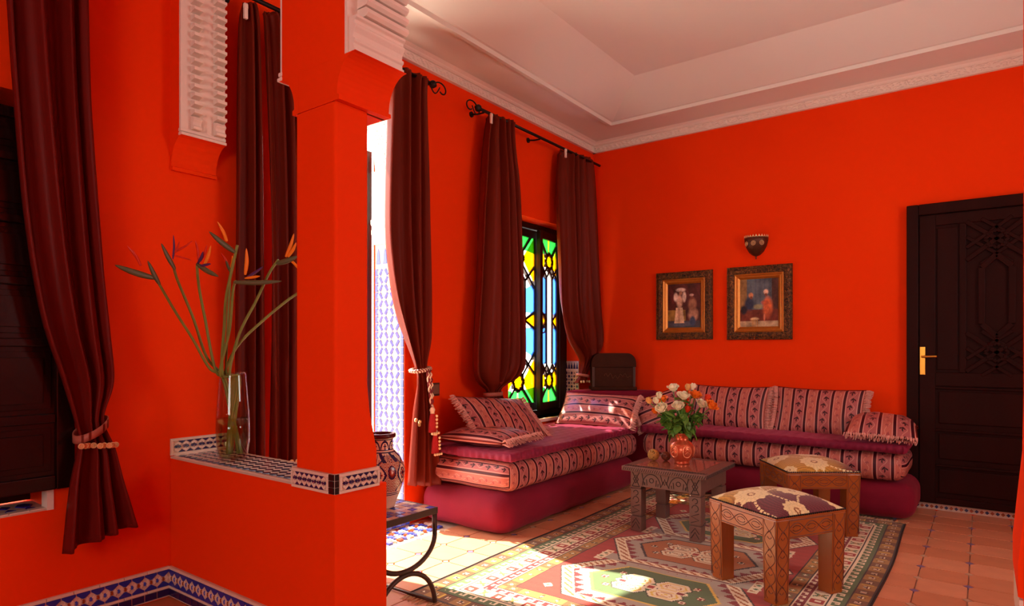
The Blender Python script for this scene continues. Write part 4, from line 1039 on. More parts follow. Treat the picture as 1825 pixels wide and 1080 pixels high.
for i, (x, y, k, kd) in enumerate(roses):
    dd = 4.205+random.uniform(-.05, .05)+(.05 if y < 700 else -.04)
    hd_ = at(x, y+5, dd); base = PC+Vector((random.uniform(-.018, .018), random.uniform(-.018, .018), .06))
    t = thing('rose', rose_labels[i], 'rose', base, 0, 'roses in the copper vase')
    d = hd_-base; neck = Vector((d.x*.22, d.y*.22, .14))
    path = [Vector((0, 0, 0)), neck*.5, neck, neck.lerp(d, .55)+Vector((0, 0, .012)), d]
    MB().tube(path, .0032, 6).build('stem', M_leaf, t, smooth=True)
    o = inst(RO[kd+k], 'bloom', t, d); dr = (d-neck).normalized(); dr = (dr+Vector((-FWD.x*.30, -FWD.y*.30, .15))).normalized()
    o.rotation_euler = dr.to_track_quat('Z', 'Y').to_euler(); o.scale = (1.0,)*3 if kd == 'open' else (.95, .95, 1)
    for q in range(6):
        f_ = random.uniform(.10, .8); pp = neck.lerp(d, f_)
        l = inst(LEAFM, 'leaf', t, pp, (random.uniform(-.9, .5), random.uniform(-.4, .4), random.uniform(0, 2*PI))); sc = random.uniform(.7, 1.05); l.scale = (sc,)*3
# drooping leaf spray at the pot rim
t = thing('leaf_spray', 'green leaf spray drooping over the copper vase rim', 'leaves', PC+Vector((0, 0, .19)))
MB().tube([(0, 0, -.1), (0, -.01, .05), (.02, -.03, .09)], .003, 6).build('stem', M_leaf, t)
for k in range(26):
    an = random.uniform(0, 2*PI); rr = random.uniform(.02, .075); l = inst(LEAFM, 'leaf', t, (rr*math.cos(an), rr*math.sin(an), random.uniform(.03, .15)), (random.uniform(-1.4, .1), random.uniform(-.3, .3), an-PI/2)); l.scale = (random.uniform(.8, 1.15),)*3
# woven balls
def ball(label, x, y, r, m):
    t = thing('woven_ball', label, 'ball', (x, y, ZTB), group=None)
    b = MB(); rnd = random.Random(int(r*1e4))
    for k in range(22):
        n = Vector((rnd.gauss(0, 1), rnd.gauss(0, 1), rnd.gauss(0, 1))).normalized(); u = n.orthogonal().normalized(); v = n.cross(u)
        b.tube([Vector((0, 0, r))+(u*math.cos(a)+v*math.sin(a))*(r-.004)+n*r*.12*rnd.uniform(-1, 1) for a in np.linspace(0, 2*PI, 20)], .0034, 5)
    b.build('woven_strands', m, t, smooth=True)
    MB().lathe([(r*.72*math.sin(a), r-r*.72*math.cos(a)) for a in np.linspace(0, PI, 10)], 14).build('core', M_groove, t, smooth=True)
cb_ = at(1168, 818, 4.22); ball('pale gold woven ball on the carved table', -1.795, 4.03, .040, mat('gold_cane', (196, 146, 70), .45, .3, 60))
ball('dark brown woven ball beside the pale one', -1.725, 4.075, .032, mat('brown_cane', (116, 56, 28), .45, .3, 60))

# ------------------------------------------------------------------ carved stools
M_fab = attr_mat('stool_tapestry', .75, .2, .3, 500)
def fabric_cols(n, seed, shift=0):
    g = (np.arange(n)+.5)/n*2-1; X_, Y_ = np.meshgrid(g, g); rnd = np.random.RandomState(seed)
    gold, mar, cream, brown = lin((190, 138, 52)), lin((104, 34, 42)), lin((232, 206, 150)), lin((140, 84, 40))
    rib = (np.sin((Y_*1.0+.25*np.sin(3*X_))*70) > 0)[..., None]
    f = 1/(1+np.exp(-(X_*3.2-.6*Y_+.3*np.sin(4*Y_)+.1-shift)*3))[..., None]
    c = gold*(1-f)+mar*f; c = np.where(rib, c*.72, c*1.06)
    for cx_, cy_, ph in ((-.05, -.05, 0), (.55, .5, 1), (-.6, .55, 2)):
        d = np.abs(np.hypot(X_-cx_-.9, Y_-cy_)-.95-.05*np.sin(6*Y_))
        dash = np.sin(np.arctan2(Y_-cy_, X_-cx_-.9)*60) > -.6
        c = np.where(((d < .028) & dash)[..., None], cream, c)
    for cx_, cy_, r in ((-.1, -.62, .36), (.15, .35, .34), (-.82, .25, .34), (.95, -.35, .28), (-.95, -.9, .22), (.8, .98, .3)):
        a = np.arctan2(Y_-cy_, X_-cx_); d = np.hypot(X_-cx_, Y_-cy_); e = r*(1+.08*np.cos(10*a))
        c = np.where((d < e)[..., None], cream*(.92+.08*np.cos(20*a))[..., None], c)
        c = np.where(((d < e*.26) & (d > e*.14))[..., None], brown, c)
        c = np.where(((np.abs(d-e*.62) < .012))[..., None], cream*.78, c)
    return c.reshape(-1, 3)
def stool(label, c, rz, sz, seed):
    t = thing('stool', label, 'stool', c, rz); h = sz/2; zt = .408; lw = .088
    for sx, sy in ((-1, -1), (1, -1), (1, 1), (-1, 1)):
        # tapered leg
        x0, x1 = sx*h, sx*(h-lw); y0, y1 = sy*h, sy*(h-lw); tp = .012; b = MB()
        vs_ = []
        for z, e in ((0, tp), (zt-.012, 0)):
            vs_ += [(x0-sx*e, y0-sy*e, z), (x1, y0-sy*e, z), (x1, y1, z), (x0-sx*e, y1, z)]
        fs_ = [(0, 1, 5, 4), (1, 2, 6, 5), (2, 3, 7, 6), (3, 0, 4, 7), (3, 2, 1, 0), (4, 5, 6, 7)]
        if sx*sy < 0: fs_ = [f_[::-1] for f_ in fs_]
        b.add(vs_, fs_); lg = b.build('leg', M_walnut, t, bevel=.003)
        for U_, N_, O_, s0 in (((1, 0, 0), (0, sy, 0), (0, sy*h, 0), sx), ((0, 1, 0), (sx, 0, 0), (sx*h, 0, 0), sy)):
            if (N_[1] == 1): continue
            ln = []; cx_ = s0*(h-lw/2); wv = lw/2-.014
            for ph in (0, PI): ln.append([(cx_+wv*math.sin(ph+PI*z/.085)*1., z) for z in np.linspace(.02, zt-.02, 60)])
            for k in range(4):
                zc_ = .0425+.085*k+.02
                ln.append([(cx_+wv*.5*math.cos(a), zc_+.024*math.sin(a)) for a in np.linspace(.6, PI-.6, 6)]); ln.append([(cx_+wv*.5*math.cos(a), zc_-.024*math.sin(a)+.01) for a in np.linspace(.6, PI-.6, 6)])
            ln += [[(cx_-wv-.006, .015), (cx_-wv-.006, zt-.015)], [(cx_+wv+.006, .015), (cx_+wv+.006, zt-.015)]]
            b2 = MB()
            for l_ in ln: b2.tube([Vector(O_)+Vector(U_)*p_[0]-Vector(N_)*(tp*(1-p_[1]/zt))+Vector((0, 0, p_[1])) for p_ in l_], .0019, 5)
            b2.build('carving', M_groove, lg)
    za = zt-.105
    for k, (U_, N_) in enumerate((((1, 0, 0), (0, -1, 0)), ((0, 1, 0), (1, 0, 0)), ((1, 0, 0), (0, 1, 0)), ((0, 1, 0), (-1, 0, 0)))):
        U_, N_ = Vector(U_), Vector(N_); b = MB(); q = h-lw
        b.prism([(-q, za), (q, za), (q, zt-.012), (-q, zt-.012)], N_*(h-.004), U_, (0, 0, 1), -N_*.03); a = b.build('apron', M_walnut, t, bevel=.002)
        if k != 2:
            ln = []; wv = .026; zc_ = (za+zt-.012)/2
            for ph in (0, PI): ln.append([(u, zc_+wv*math.sin(ph+PI*u/.095+PI/2)) for u in np.linspace(-q, q, 60)])
            for kk in (-1, 0, 1): ln += [[(kk*.095+.026*math.cos(aa), zc_+sg*.013*math.sin(aa)) for aa in np.linspace(.3, PI-.3, 7)] for sg in (1, -1)]
            ln += [[(-q, za+.008), (q, za+.008)], [(-q, zt-.02), (q, zt-.02)]]
            engrave(a, ln, N_*(h-.004), U_, (0, 0, 1), N_, .0019, M_groove)
    b = MB(); b.box(-h, -h, zt-.012, h, h, zt); b.build('rim', M_walnut, t, bevel=.003)
    n = 90; hh = h-.006; sb = MB()
    sb.grid(n, n, lambda s, q: Vector(((2*s-1)*hh, (2*q-1)*hh, zt+.004+.062*((1-abs(2*s-1)**2.4)*(1-abs(2*q-1)**2.4))**.6)))
    f_ = sb.build('tapestry_seat', M_fab, t, smooth=True); face_colors(f_, fabric_cols(n, seed, 0 if seed == 3 else 2.4))
    nb = MB()
    for sdn in range(4):
        for i in range(34):
            u = -h+.008+i*(2*h-.016)/33; x, y = ((u, -h), (h, u), (u, h), (-h, u))[sdn]
            nb.lathe([(0, .005), (.004, .003), (.0055, 0), (.004, -.003), (0, -.005)], 6, (x*1.002, y*1.002, zt+.002))
    o = nb.build('nail_heads', M_iron, t); o['kind'] = 'stuff'
    return t
stool('honey wood carved stool with flowered tapestry seat, catching the sun', (-.842, 3.365, .008), math.radians(-30), .452, 3)
stool('reddish carved stool with tan tapestry seat against the back sofa', (-.935, 4.555, .008), YAW, .46, 8)
# ------------------------------------------------------------------ kilim rug
def rug_cols(W, Ln, nx, ny):
    s = (np.arange(nx)+.5)/nx*W; t = (np.arange(ny)+.5)/ny*Ln; Sx, Tx = np.meshgrid(s, t)
    red, red2 = lin((160, 44, 28)), lin((128, 26, 26)); cream, gold = lin((226, 206, 170)), lin((172, 120, 50)); brown = lin((112, 66, 30)); green = lin((84, 102, 60)); grey = lin((166, 150, 132)); dark = lin((50, 26, 18)); yel = lin((214, 176, 70)); rust = lin((168, 92, 34))
    c = np.empty((ny, nx, 3)); c[:] = red*(1+.06*np.sin(Tx*90))[..., None]
    e = np.minimum(np.minimum(Sx, W-Sx), np.minimum(Tx, Ln-Tx)); side = np.minimum(Sx, W-Sx) <= np.minimum(Tx, Ln-Tx)
    a = np.where(side, Tx, Sx)
    def put(m, col):
        nonlocal c
        c = np.where(m[..., None], col, c)
    fr = lambda x: x-np.floor(x)
    # outer brown-gold border with little flowers
    m = e < .10; q = fr(a/.16); put(m, gold*.8); put(m & (q < .5), brown)
    dx, dy = (fr(a/.08)-.5)*.08, e-.055
    put(m & (np.abs(dx)+np.abs(dy) < .020), dark); put(m & (np.abs(np.abs(dx)-.008)+np.abs(np.abs(dy)-.008) < .007), cream); put(m & (np.abs(dx)+np.abs(dy) < .006), red)
    put(m & (fr(a/.16+.03) < .06) & (np.abs(dy) < .03), yel); put(e < .013, dark); put((e > .092) & (e < .10), dark)
    # green hooks on cream
    m = (e >= .10) & (e < .17); put(m, cream); q = fr(a/.062); v = (e-.10)/.07
    put(m & (v < .30), green); put(m & (q < .42) & (v < .80), green); put(m & (q < .78) & (v > .58) & (v < .82), green); put(m & (q > .60) & (q < .78) & (v > .42) & (v < .82), green)
    put((e > .167) & (e < .175), dark)
    # cream with red boxes
    m = (e >= .175) & (e < .25); put(m, cream*.96); q = fr(a/.17); v = (e-.2125)/.0375; dx = (q-.28)*.17
    put(m & (np.abs(dx) < .028) & (np.abs(v) < .82), red); put(m & (np.abs(dx) < .009) & (np.abs(v) < .38), cream)
    dx = (q-.76)*.17; put(m & (np.abs(np.abs(dx)-np.abs(v)*.026) < .008) & (np.abs(v) < .8), green); put(m & (np.abs(dx)+.02*np.abs(v) < .010), gold)
    # red hooks
    m = (e >= .25) & (e < .302); put(m, cream); q = fr(a/.055); v = (e-.25)/.052
    put(m & (v < .24), red2); put(m & (q < .42) & (v < .84), red2); put(m & (q < .80) & (v > .60) & (v < .84), red2)
    # gold inner border
    m = (e >= .302) & (e < .375); put(m, gold); put(m & (fr(a/.34) < .25), brown*1.2); dx = (fr(a/.085)-.5)*.085; dy = e-.339
    put(m & (np.abs(dx) < .004) & (np.abs(dy) < .024), brown); put(m & (np.abs(np.abs(dx)-.012)+np.abs(np.abs(dy)-.010) < .008), green); put(m & (np.abs(dx)+np.abs(dy) < .010), cream)
    put((e > .300) & (e < .306), dark); put((e > .370) & (e < .377), dark)
    # field with three hexagonal medallions
    F = e >= .377; cs = W/2; ds = Sx-cs; P = .62
    for k, tm in enumerate((.765, .765+P, .765+2*P)):
        dt = Tx-tm; A = np.abs(ds); B = np.abs(dt)
        h = np.maximum(B/.335, (A+.62*B)/.52)
        tri = fr((Tx+A*.4)/.05) < fr(A*9) 
        put(F & (h < 1.02), dark); put(F & (h < 1.0), cream); hat = fr((Sx*1.0+Tx*1.6)/.062) < .42
        put(F & (h < .975) & (h > .88) & hat, rust*.9); put(F & (h < .86), red2)
        zig = .80+.055*(np.abs(fr(np.arctan2(dt, ds)*5.2)-.5)*4-1)
        put(F & (h < zig), grey)
        gx = np.abs(fr(ds/.12)-.5)*.12+np.abs(fr(dt/.12)-.5)*.12
        put(F & (h < .72) & (h > .55) & (gx < .02), dark); put(F & (h < .72) & (h > .55) & (gx < .010), cream)
        inner = np.maximum(B/.20, (A+.62*B)/.335)
        put(F & (inner < 1.05), yel if k % 2 == 0 else dark); put(F & (inner < 1.0), green if k % 2 == 0 else rust)
        # small birds / flowers in the inner hexagon
        for sx in (-1, 1):
            for qx, qy in ((.20, .10), (.20, -.10), (.255, 0)):
                dd = np.abs(ds-sx*qx)+np.abs(dt-qy); put(dd < .024, dark if k % 2 else red2); put(np.abs(np.abs(ds-sx*qx)-.009)+np.abs(np.abs(dt-qy)-.009) < .008, cream)
        lob = np.maximum(np.abs(A-.095)*.95+np.abs(B-.058)*.6, np.abs(B-.058)*1.55); ax_ = np.maximum(np.abs(A-.155)*1.3+B*.8, B*2.2)
        put((lob < .094) & (A < .21), dark); put((lob < .088) & (A < .20), cream); put((lob < .070), rust if k % 2 else yel); put(lob < .058, cream); put(lob < .042, dark if k % 2 else rust); put(lob < .034, cream); put(lob < .018, rust if k % 2 else yel)
        put(ax_ < .05, cream); put(ax_ < .03, red2); put((np.abs(A-B*1.6) < .009) & (A < .14), cream); put(np.maximum(A, B) < .030, cream); put(np.maximum(A, B) < .018, red)
        # stepped arms at the tips
        if k < 2:
            tb = tm+P/2; dt2 = Tx-tb; B2 = np.abs(dt2)
            put(F & (B2 < .055) & (A < .40), grey); put(F & (B2 < .040) & (A < .30), red2); put(F & (B2 < .024) & (A < .285), green)
            dx = (fr(ds/.11)-.5)*.11; put((B2 < .03) & (A < .28) & (np.abs(dx)+B2 < .018), cream); put((B2 < .03) & (A < .28) & (np.abs(dx)+B2 < .006), red)
            put(F & (A > .40) & (A < .45) & (B2 < .085), cream); put(F & (A > .41) & (A < .44) & (B2 < .07) & (fr(Tx/.04) < .5), rust)
        for sx in (-1, 1):
            dd = np.abs(ds-sx*.475)+np.abs(dt); 
            for qy in (-.28, .28):
                dx2, dy2 = np.abs(ds-sx*.43), np.abs(dt-qy); put(F & (dx2+dy2 < .03), cream); put(F & (dx2+dy2 < .014), green)
    return c.reshape(-1, 3)
RX0, RX1, RY0, RY1 = -2.25, -.41, 2.19, 5.04
rg = thing('kilim_rug', 'red kilim rug with green and rust hexagon medallions and patterned borders', 'rug', ((RX0+RX1)/2, (RY0+RY1)/2, 0))
W_, Ln_ = RX1-RX0, RY1-RY0; nx, ny = 263, 407
def rugpos(s, t):
    x, y = (s-.5)*W_, (t-.5)*Ln_
    wob = .010*math.sin(9*t+2)*(1 if s > .5 else .6)
    ed = min(s, 1-s)*W_; z = .0065+.0012*math.sin(17*x+5*y)*math.sin(11*y)
    return Vector((x+wob*(abs(2*s-1)**3), y, z))
b = MB(); b.grid(nx, ny, rugpos)
o = b.build('woven_field', attr_mat('kilim_wool', .9, .15, .5, 260), rg); face_colors(o, rug_cols(W_, Ln_, nx, ny))
for s_ in (0, 1): MB().tube([rugpos(s_, i/100)+Vector((0, 0, -.002)) for i in range(101)], .0055, 6).build('bound_edge', mat('dark_selvedge', (46, 24, 18), .9, .2, 80), rg)
for t_, sg in ((0, -1), (1, 1)):
    fb = MB(); n = 150
    for i in range(n):
        p = rugpos((i+.5)/n, t_); j = random.uniform(-.02, .02); ln = random.uniform(.055, .085)
        fb.tube([p+Vector((0, 0, -.002)), p+Vector((j*.4, sg*ln*.5, -.0015)), p+Vector((j, sg*ln, -.003))], [.0035, .003, .002], 4, cap=False)
    o = fb.build('fringe', mat('wool_fringe', (196, 160, 116), .9, .3, 60), rg); o['kind'] = 'stuff'

# ------------------------------------------------------------------ iron side table with tiled top, painted vase
M_tiron = mat('brown_iron', (70, 50, 40), .45, .2, 30, .1, 90, .4, .3)
stb = thing('side_table', 'small iron side table with zellige top behind the low wall', 'side table', (-2.255, 1.985, 0))
hx_, hy_ = .205, .195; zt = .455
b = MB(); b.box(-hx_, -hy_, zt-.03, hx_, -hy_+.008, zt).box(-hx_, hy_-.008, zt-.03, hx_, hy_, zt).box(-hx_, -hy_+.008, zt-.03, -hx_+.008, hy_-.008, zt).box(hx_-.008, -hy_+.008, zt-.03, hx_, hy_-.008, zt)
b.build('iron_frame', M_tiron, stb, bevel=.002)
tb = MB().box(-hx_+.008, -hy_+.008, zt-.02, hx_-.008, hy_-.008, zt-.005).build('tile_bed', M_grout, stb)
tmsq = {}
for i in range(10):
    for j in range(10):
        mm = (M_lblue, M_ivory, M_terra[0], M_ivory, M_violet)[(i*3+j*2+(i*j) % 3) % 5]
        if mm.name not in tmsq: tmsq[mm.name] = MB().prism(dia(.0185, .0185) if 0 else rect(.0178, .0168), (0, 0, 0), (1, 0, 0), (0, 1, 0), (0, 0, .004), taper=.96).mesh('tile', mm)
        inst(tmsq[mm.name], 'tile', tb, (-hx_+.008+(hx_*2-.016)/10*(i+.5), -hy_+.008+(hy_*2-.016)/10*(j+.5), zt-.005))
for sx in (-1, 1):
    x = sx*(hx_-.010); yc_ = hy_-.012; p1 = [(x, yc_, zt-.03), (x, yc_, .33)]
    p1 += [(x, yc_*math.cos(a), .33-.125*math.sin(a)) for a in np.linspace(0, PI, 24)]+[(x, -yc_, zt-.03)]
    MB().tube(p1, .0115, 10).build('curved_leg', M_tiron, stb, smooth=True)
    p2 = [(x, yc_*math.cos(a), .010+.178*math.sin(a)) for a in np.linspace(0, PI, 26)]
    MB().tube(p2, .0115, 10).build('curved_leg', M_tiron, stb, smooth=True)
for sy in (-1, 1): MB().tube([(-hx_+.01, sy*(hy_-.012), .012), (hx_-.01, sy*(hy_-.012), .012)], .007, 8).build('stretcher', M_tiron, stb, smooth=True)
# painted ceramic vase
pv = thing('painted_vase', 'cream ceramic vase painted with indigo and rust arabesques', 'vase', (-2.265, 2.02, zt))
prof = [(0, .0), (.062, 0), (.066, .004), (.072, .03), (.094, .085), (.110, .14), (.113, .165), (.108, .195), (.090, .235), (.068, .26), (.058, .268), (.056, .275), (.055, .315), (.057, .322), (.068, .328), (.070, .338), (.066, .346), (.054, .346), (.050, .335), (.050, .28), (0, .27)]
pd = []
zs_ = []
for (r0, z0), (r1, z1) in zip(prof[:-1], prof[1:]):
    n = max(1, int(math.hypot(r1-r0, z1-z0)/.0022)); pd += [(r0+(r1-r0)*i/n, z0+(z1-z0)*i/n) for i in range(n)]
pd.append(prof[-1]); pd = pd[:]
# soften the silhouette
ra = np.array(pd); k3 = int(len(ra)*.72)
for _ in range(14): ra[6:k3] = (ra[5:k3-1]+ra[6:k3]*2+ra[7:k3+1])/4
NV = 220
b = MB(); b.lathe([tuple(q) for q in ra], NV)
o = b.build('body', attr_mat('painted_glaze', .18, 0, 0, 200, .5), pv, smooth=True)
def vase_col():
    zz = (ra[:-1, 1]+ra[1:, 1])/2; rr = (ra[:-1, 0]+ra[1:, 0])/2; th = (np.arange(NV)+.5)/NV*2*PI; T_, Z_ = np.meshgrid(th, zz)
    cream, ind, rust, wine = lin((240, 216, 188)), lin((36, 18, 76)), lin((168, 62, 38)), lin((110, 20, 34)); c = np.empty(T_.shape+(3,)); c[:] = cream
    def put(m, col):
        nonlocal c
        c = np.where(m[..., None], col, c)
    N = 5; band = (Z_ > .085) & (Z_ < .252); v = (Z_-.168)/.083; u = ((T_*N/(2*PI)+.2) % 1)-.5
    # interlaced ogee lattice
    og = .25*np.cos(v*PI*.9); l1 = np.abs(np.abs(u)-np.abs(og)-.02); diamond = np.abs(u)*1.9+np.abs(v)*.8
    cell = (np.abs(u) < np.abs(og)+.02)
    cross = (np.sin(T_*90)*np.sin(Z_*520) > .0)
    put(band & ~cell, rust); put(band & ~cell & cross, cream*.8)
    put(band & cell & (diamond < .62) & (diamond > .0), cream); fl = np.hypot(u*2.4, v*1.1); an = np.arctan2(v*1.1, u*2.4)
    put(band & cell & (fl < .42*(.7+.3*np.cos(6*an))), rust); put(band & cell & (fl < .12), ind); put(band & cell & (np.abs(fl-.30) < .04), ind)
    put(band & (l1 < .035), ind); u2 = np.abs(u)-.5; fl2 = np.hypot(u2*3, (v-.1)*1.2)
    put(band & (fl2 < .40), wine); put(band & (fl2 < .22), rust); put(band & (fl2 < .10), cream); put(band & (np.abs(fl2-.40) < .05), ind)
    sh = (Z_ > .22) & (Z_ < .262); put(sh & (np.sin(T_*10+Z_*60) > .55), ind); put(sh & (np.sin(T_*60) > .6) & (np.sin(T_*10+Z_*60) < -.2), ind)
    nk = (Z_ > .276) & (Z_ < .318); uu = ((T_*8/(2*PI)) % 1)-.5; vv = (Z_-.276)/.042
    ac = np.hypot(uu*2, vv); put(nk & (np.abs(ac-.85) < .12), ind); put(nk & (np.abs(uu) < .05) & (vv < .6), ind); put(nk & (np.abs(vv-.35) < .07) & (np.abs(uu) < .16), ind)
    for z in (.079, .071, .262, .272, .319): put(np.abs(Z_-z) < .0022, ind)
    put((Z_ > .326) & (Z_ < .347), wine*.5)
    return c.reshape(-1, 3)
face_colors(o, vase_col())

# ------------------------------------------------------------------ glass vase with birds of paradise
GV = Vector((-2.795, 1.592, ZL-.003+.0035))
gv = thing('glass_vase', 'clear glass vase half filled with water on the tiled ledge', 'vase', GV)
pr_ = [(0, .004), (.045, 0), (.055, .004), (.066, .03), (.074, .09), (.075, .15), (.072, .22), (.064, .32), (.058, .395), (.056, .41), (.0535, .41), (.0555, .395), (.0615, .32), (.0695, .22), (.0725, .15), (.0715, .09), (.063, .034), (.052, .014), (0, .014)]
MB().lathe(pr_, 40).build('glass', M_gvase, gv, smooth=True)
pr_ = [(0, .0155), (.051, .0155), (.062, .036), (.0705, .09), (.0718, .15), (.0705, .195), (0, .195)]
MB().lathe(pr_, 40).build('water', M_water, gv, smooth=True)
GD = (GV.x*-SY+GV.y*CY)
def blade(name, parent, path, wd, m, O):
    """pointed folded leaf-like part along a path"""
    P = [Vector(q)-O for q in path]; b = MB(); n = 10; pts = [Vector(crom([tuple(q) for q in P], i/n)) for i in range(n+1)]
    tdir = (P[-1]-P[0]).normalized(); sd = tdir.cross(FWD).normalized()
    def fn(s, t):
        i = min(int(t*n), n-1); f_ = t*n-i; c = pts[i].lerp(pts[i+1], f_); ww = wd*(math.sin(PI*min(1, .12+t*.88))**.75)
        a = 2*PI*s; return c+sd*(ww*math.cos(a))+FWD*(ww*.45*math.sin(a))
    b.grid(8, n, fn, cu=True); return b.build(name, m, parent, smooth=True)
def bird(label, stem, spathe, petals, depth, rad=.007):
    sx_ = 1 if stem[-1][0] < 393 else -1; base = GV+RIGHT*(sx_*random.uniform(.012, .036))+FWD*random.uniform(-.03, .03)+Vector((0, 0, .03))
    t = thing('bird_of_paradise', label, 'flower', base)
    neck = GV+RIGHT*((stem[0][0]-393)/1130*GD*.75)+Vector((0, 0, .385))
    n = len(stem); pts = [base, base.lerp(neck, .5), neck]+[at(x, y, GD+(depth-GD)*(i+1)/n) for i, (x, y) in enumerate(stem)]
    k = 40; path = [Vector(crom([tuple(q) for q in pts], i/k))-base for i in range(k+1)]
    MB().tube(path, [rad*1.05-(rad*.25)*i/k for i in range(k+1)], 8).build('stem', M_stem, t, smooth=True)
    for sp_ in spathe:
        a, c, w_ = sp_; p0, p1 = at(*a, depth), at(*c, depth-.02); mid = p0.lerp(p1, .5)+Vector((0, 0, -.004)); blade('spathe', t, [p0, mid, p1], w_, M_stem2, base)
    for a, c, w_, m in petals:
        p0, p1 = at(*a, depth-.005), at(*c, depth-.03); blade('petal', t, [p0, p0.lerp(p1, .5)+RIGHT*.004, p1], w_, m, base)
O_, R_, B_ = M_strel, M_strelr, M_strelb
bird('bird of paradise leaning farthest toward the shutter, spathe level', [(374, 657), (344, 605), (311, 553), (283, 505)], [((276, 496), (204, 472), .013), ((285, 508), (263, 464), .010)], [((252, 473), (226, 437), .006, R_), ((250, 474), (236, 445), .005, R_)], 2.62)
bird('bird of paradise with dark upright spike and spread red petals', [(368, 636), (344, 566), (317, 501), (309, 474)], [((312, 480), (287, 433), .010)], [((308, 462), (309, 418), .005, B_), ((310, 450), (344, 429), .005, R_), ((309, 455), (342, 464), .004, R_), ((307, 456), (320, 430), .005, R_)], 2.68)
bird('bird of paradise with ragged red crest and violet drooping spathe', [(385, 662), (365, 566), (355, 514), (351, 474)], [((350, 470), (390, 493), .011)], [((363, 474), (376, 437), .008, O_), ((354, 466), (348, 428), .006, R_), ((357, 466), (369, 436), .006, R_), ((352, 470), (362, 448), .007, B_), ((356, 474), (376, 470), .006, B_)], 2.74)
bird('tallest thick-stemmed bird of paradise pointing back to the curtain', [(396, 666), (400, 579), (404, 525), (423, 437)], [((419, 450), (372, 412), .012)], [((405, 430), (387, 394), .007, O_), ((403, 430), (392, 405), .006, O_)], 2.76, .008)
bird('small bird of paradise with coral petals low behind the tall one', [(404, 666), (406, 579), (409, 520), (411, 480)], [((411, 485), (402, 462), .007)], [((409, 478), (393, 450), .006, R_), ((411, 478), (414, 455), .006, O_)], 2.86, .006)
bird('bird of paradise with one upright orange petal on level spathe', [(392, 666), (409, 588), (415, 520), (420, 501)], [((416, 503), (503, 501), .011)], [((437, 490), (439, 442), .009, O_), ((440, 494), (469, 475), .006, B_), ((436, 496), (464, 492), .006, O_)], 2.74)
bird('bird of paradise with flaring orange crest beside the pillar', [(409, 666), (426, 596), (457, 535), (479, 488), (496, 463)], [((492, 470), (532, 456), .012)], [((509, 458), (524, 416), .008, O_), ((513, 458), (528, 432), .008, O_), ((516, 462), (532, 480), .006, O_)], 2.8)
bird('low arching bird of paradise stem passing behind the pillar', [(400, 670), (422, 618), (470, 570), (527, 525), (560, 515)], [((555, 516), (590, 520), .011)], [((566, 512), (578, 480), .008, O_)], 2.9)

# ------------------------------------------------------------------ pictures and sconce on the back wall
M_gilt = mat('gilt_moulding', (186, 112, 36), .35, .2, 40, .1, 90, .5, .55)
def ornate():
    m, nt, p = new_mat('carved_dark_gilt'); f = noise(nt, 55, 4, dist=1.5); nt.links.new(mix(nt, (f-.42)*4, L((52, 26, 12)), L((150, 96, 40))), p.inputs['Base Color'])
    p.inputs['Roughness'].default_value = .4; p.inputs['Metallic'].default_value = .3; bump(nt, p, f, 1., .012); return m
M_orn = ornate(); M_paint = attr_mat('oil_paint', .5, 0, .15, 120)
def picture(label, x0, x1, z0, z1, paint):
    t = thing('framed_picture', label, 'picture', ((x0+x1)/2, YB, z0)); w_, h_ = x1-x0, z1-z0
    def ringf(name, a, b, prof, m, bev=.003):       # mitred frame between insets a and b
        B = MB()
        n = len(prof)
        vs_ = []
        for (s, d) in prof:
            i = a+(b-a)*s; vs_ += [(-w_/2+i, -d, i), (w_/2-i, -d, i), (w_/2-i, -d, h_-i), (-w_/2+i, -d, h_-i)]
        fs_ = [(k*4+q, k*4+(q+1) % 4, k*4+4+(q+1) % 4, k*4+4+q) for k in range(n-1) for q in range(4)]
        B.add(vs_, fs_); return B.build(name, m, t)
    ringf('outer_frame', 0, .068, [(0, 0), (0, .022), (.08, .03), (.14, .028), (.5, .040), (.85, .034), (1, .026), (1, 0)], M_orn)
    for k in range(2):
        pass
    ringf('gilt_slip', .066, .112, [(0, 0), (0, .030), (.2, .034), (.35, .028), (.55, .024), (.65, .026), (.85, .018), (1, .012), (1, 0)], M_gilt)
    # carved leaf knobs along the outer frame
    kb = MB()
    per = []
    for i in range(26): per.append((-w_/2+.034+(w_-.068)*i/25, .034)); per.append((-w_/2+.034+(w_-.068)*i/25, h_-.034))
    for i in range(1, 30): per.append((-w_/2+.034, .034+(h_-.068)*i/30)); per.append((w_/2-.034, .034+(h_-.068)*i/30))
    for i, (x, z) in enumerate(per):
        r_ = .008+.004*(i % 3 == 0); kb.lathe([(0, .008), (r_*.7, .005), (r_, 0)], 7, (0, 0, 0)); k0 = len(kb.v)-21
        for q in range(k0, len(kb.v)): a, c, d = kb.v[q]; kb.v[q] = (x+a, -.036-d, z+c)
    o = kb.build('carved_leaves', M_orn, t); o['kind'] = 'stuff'
    nx_, nz_ = 84, 110; iw, ih = w_-.22, h_-.22
    b = MB(); b.grid(nx_, nz_, lambda s, q: Vector(((s-.5)*iw, -.010, h_/2+(q-.5)*ih)))
    MB().box(-w_/2+.02, -.008, .02, w_/2-.02, 0, h_-.02).build('backing', M_dwood2, t)
    o = b.build('canvas', M_paint, t); g, q = np.meshgrid(np.linspace(-1, 1, nx_+1), np.linspace(0, 1, nz_+1)); face_colors(o, brush(paint(g, q), int(w_*1e4)).reshape(-1, 3), 'POINT')
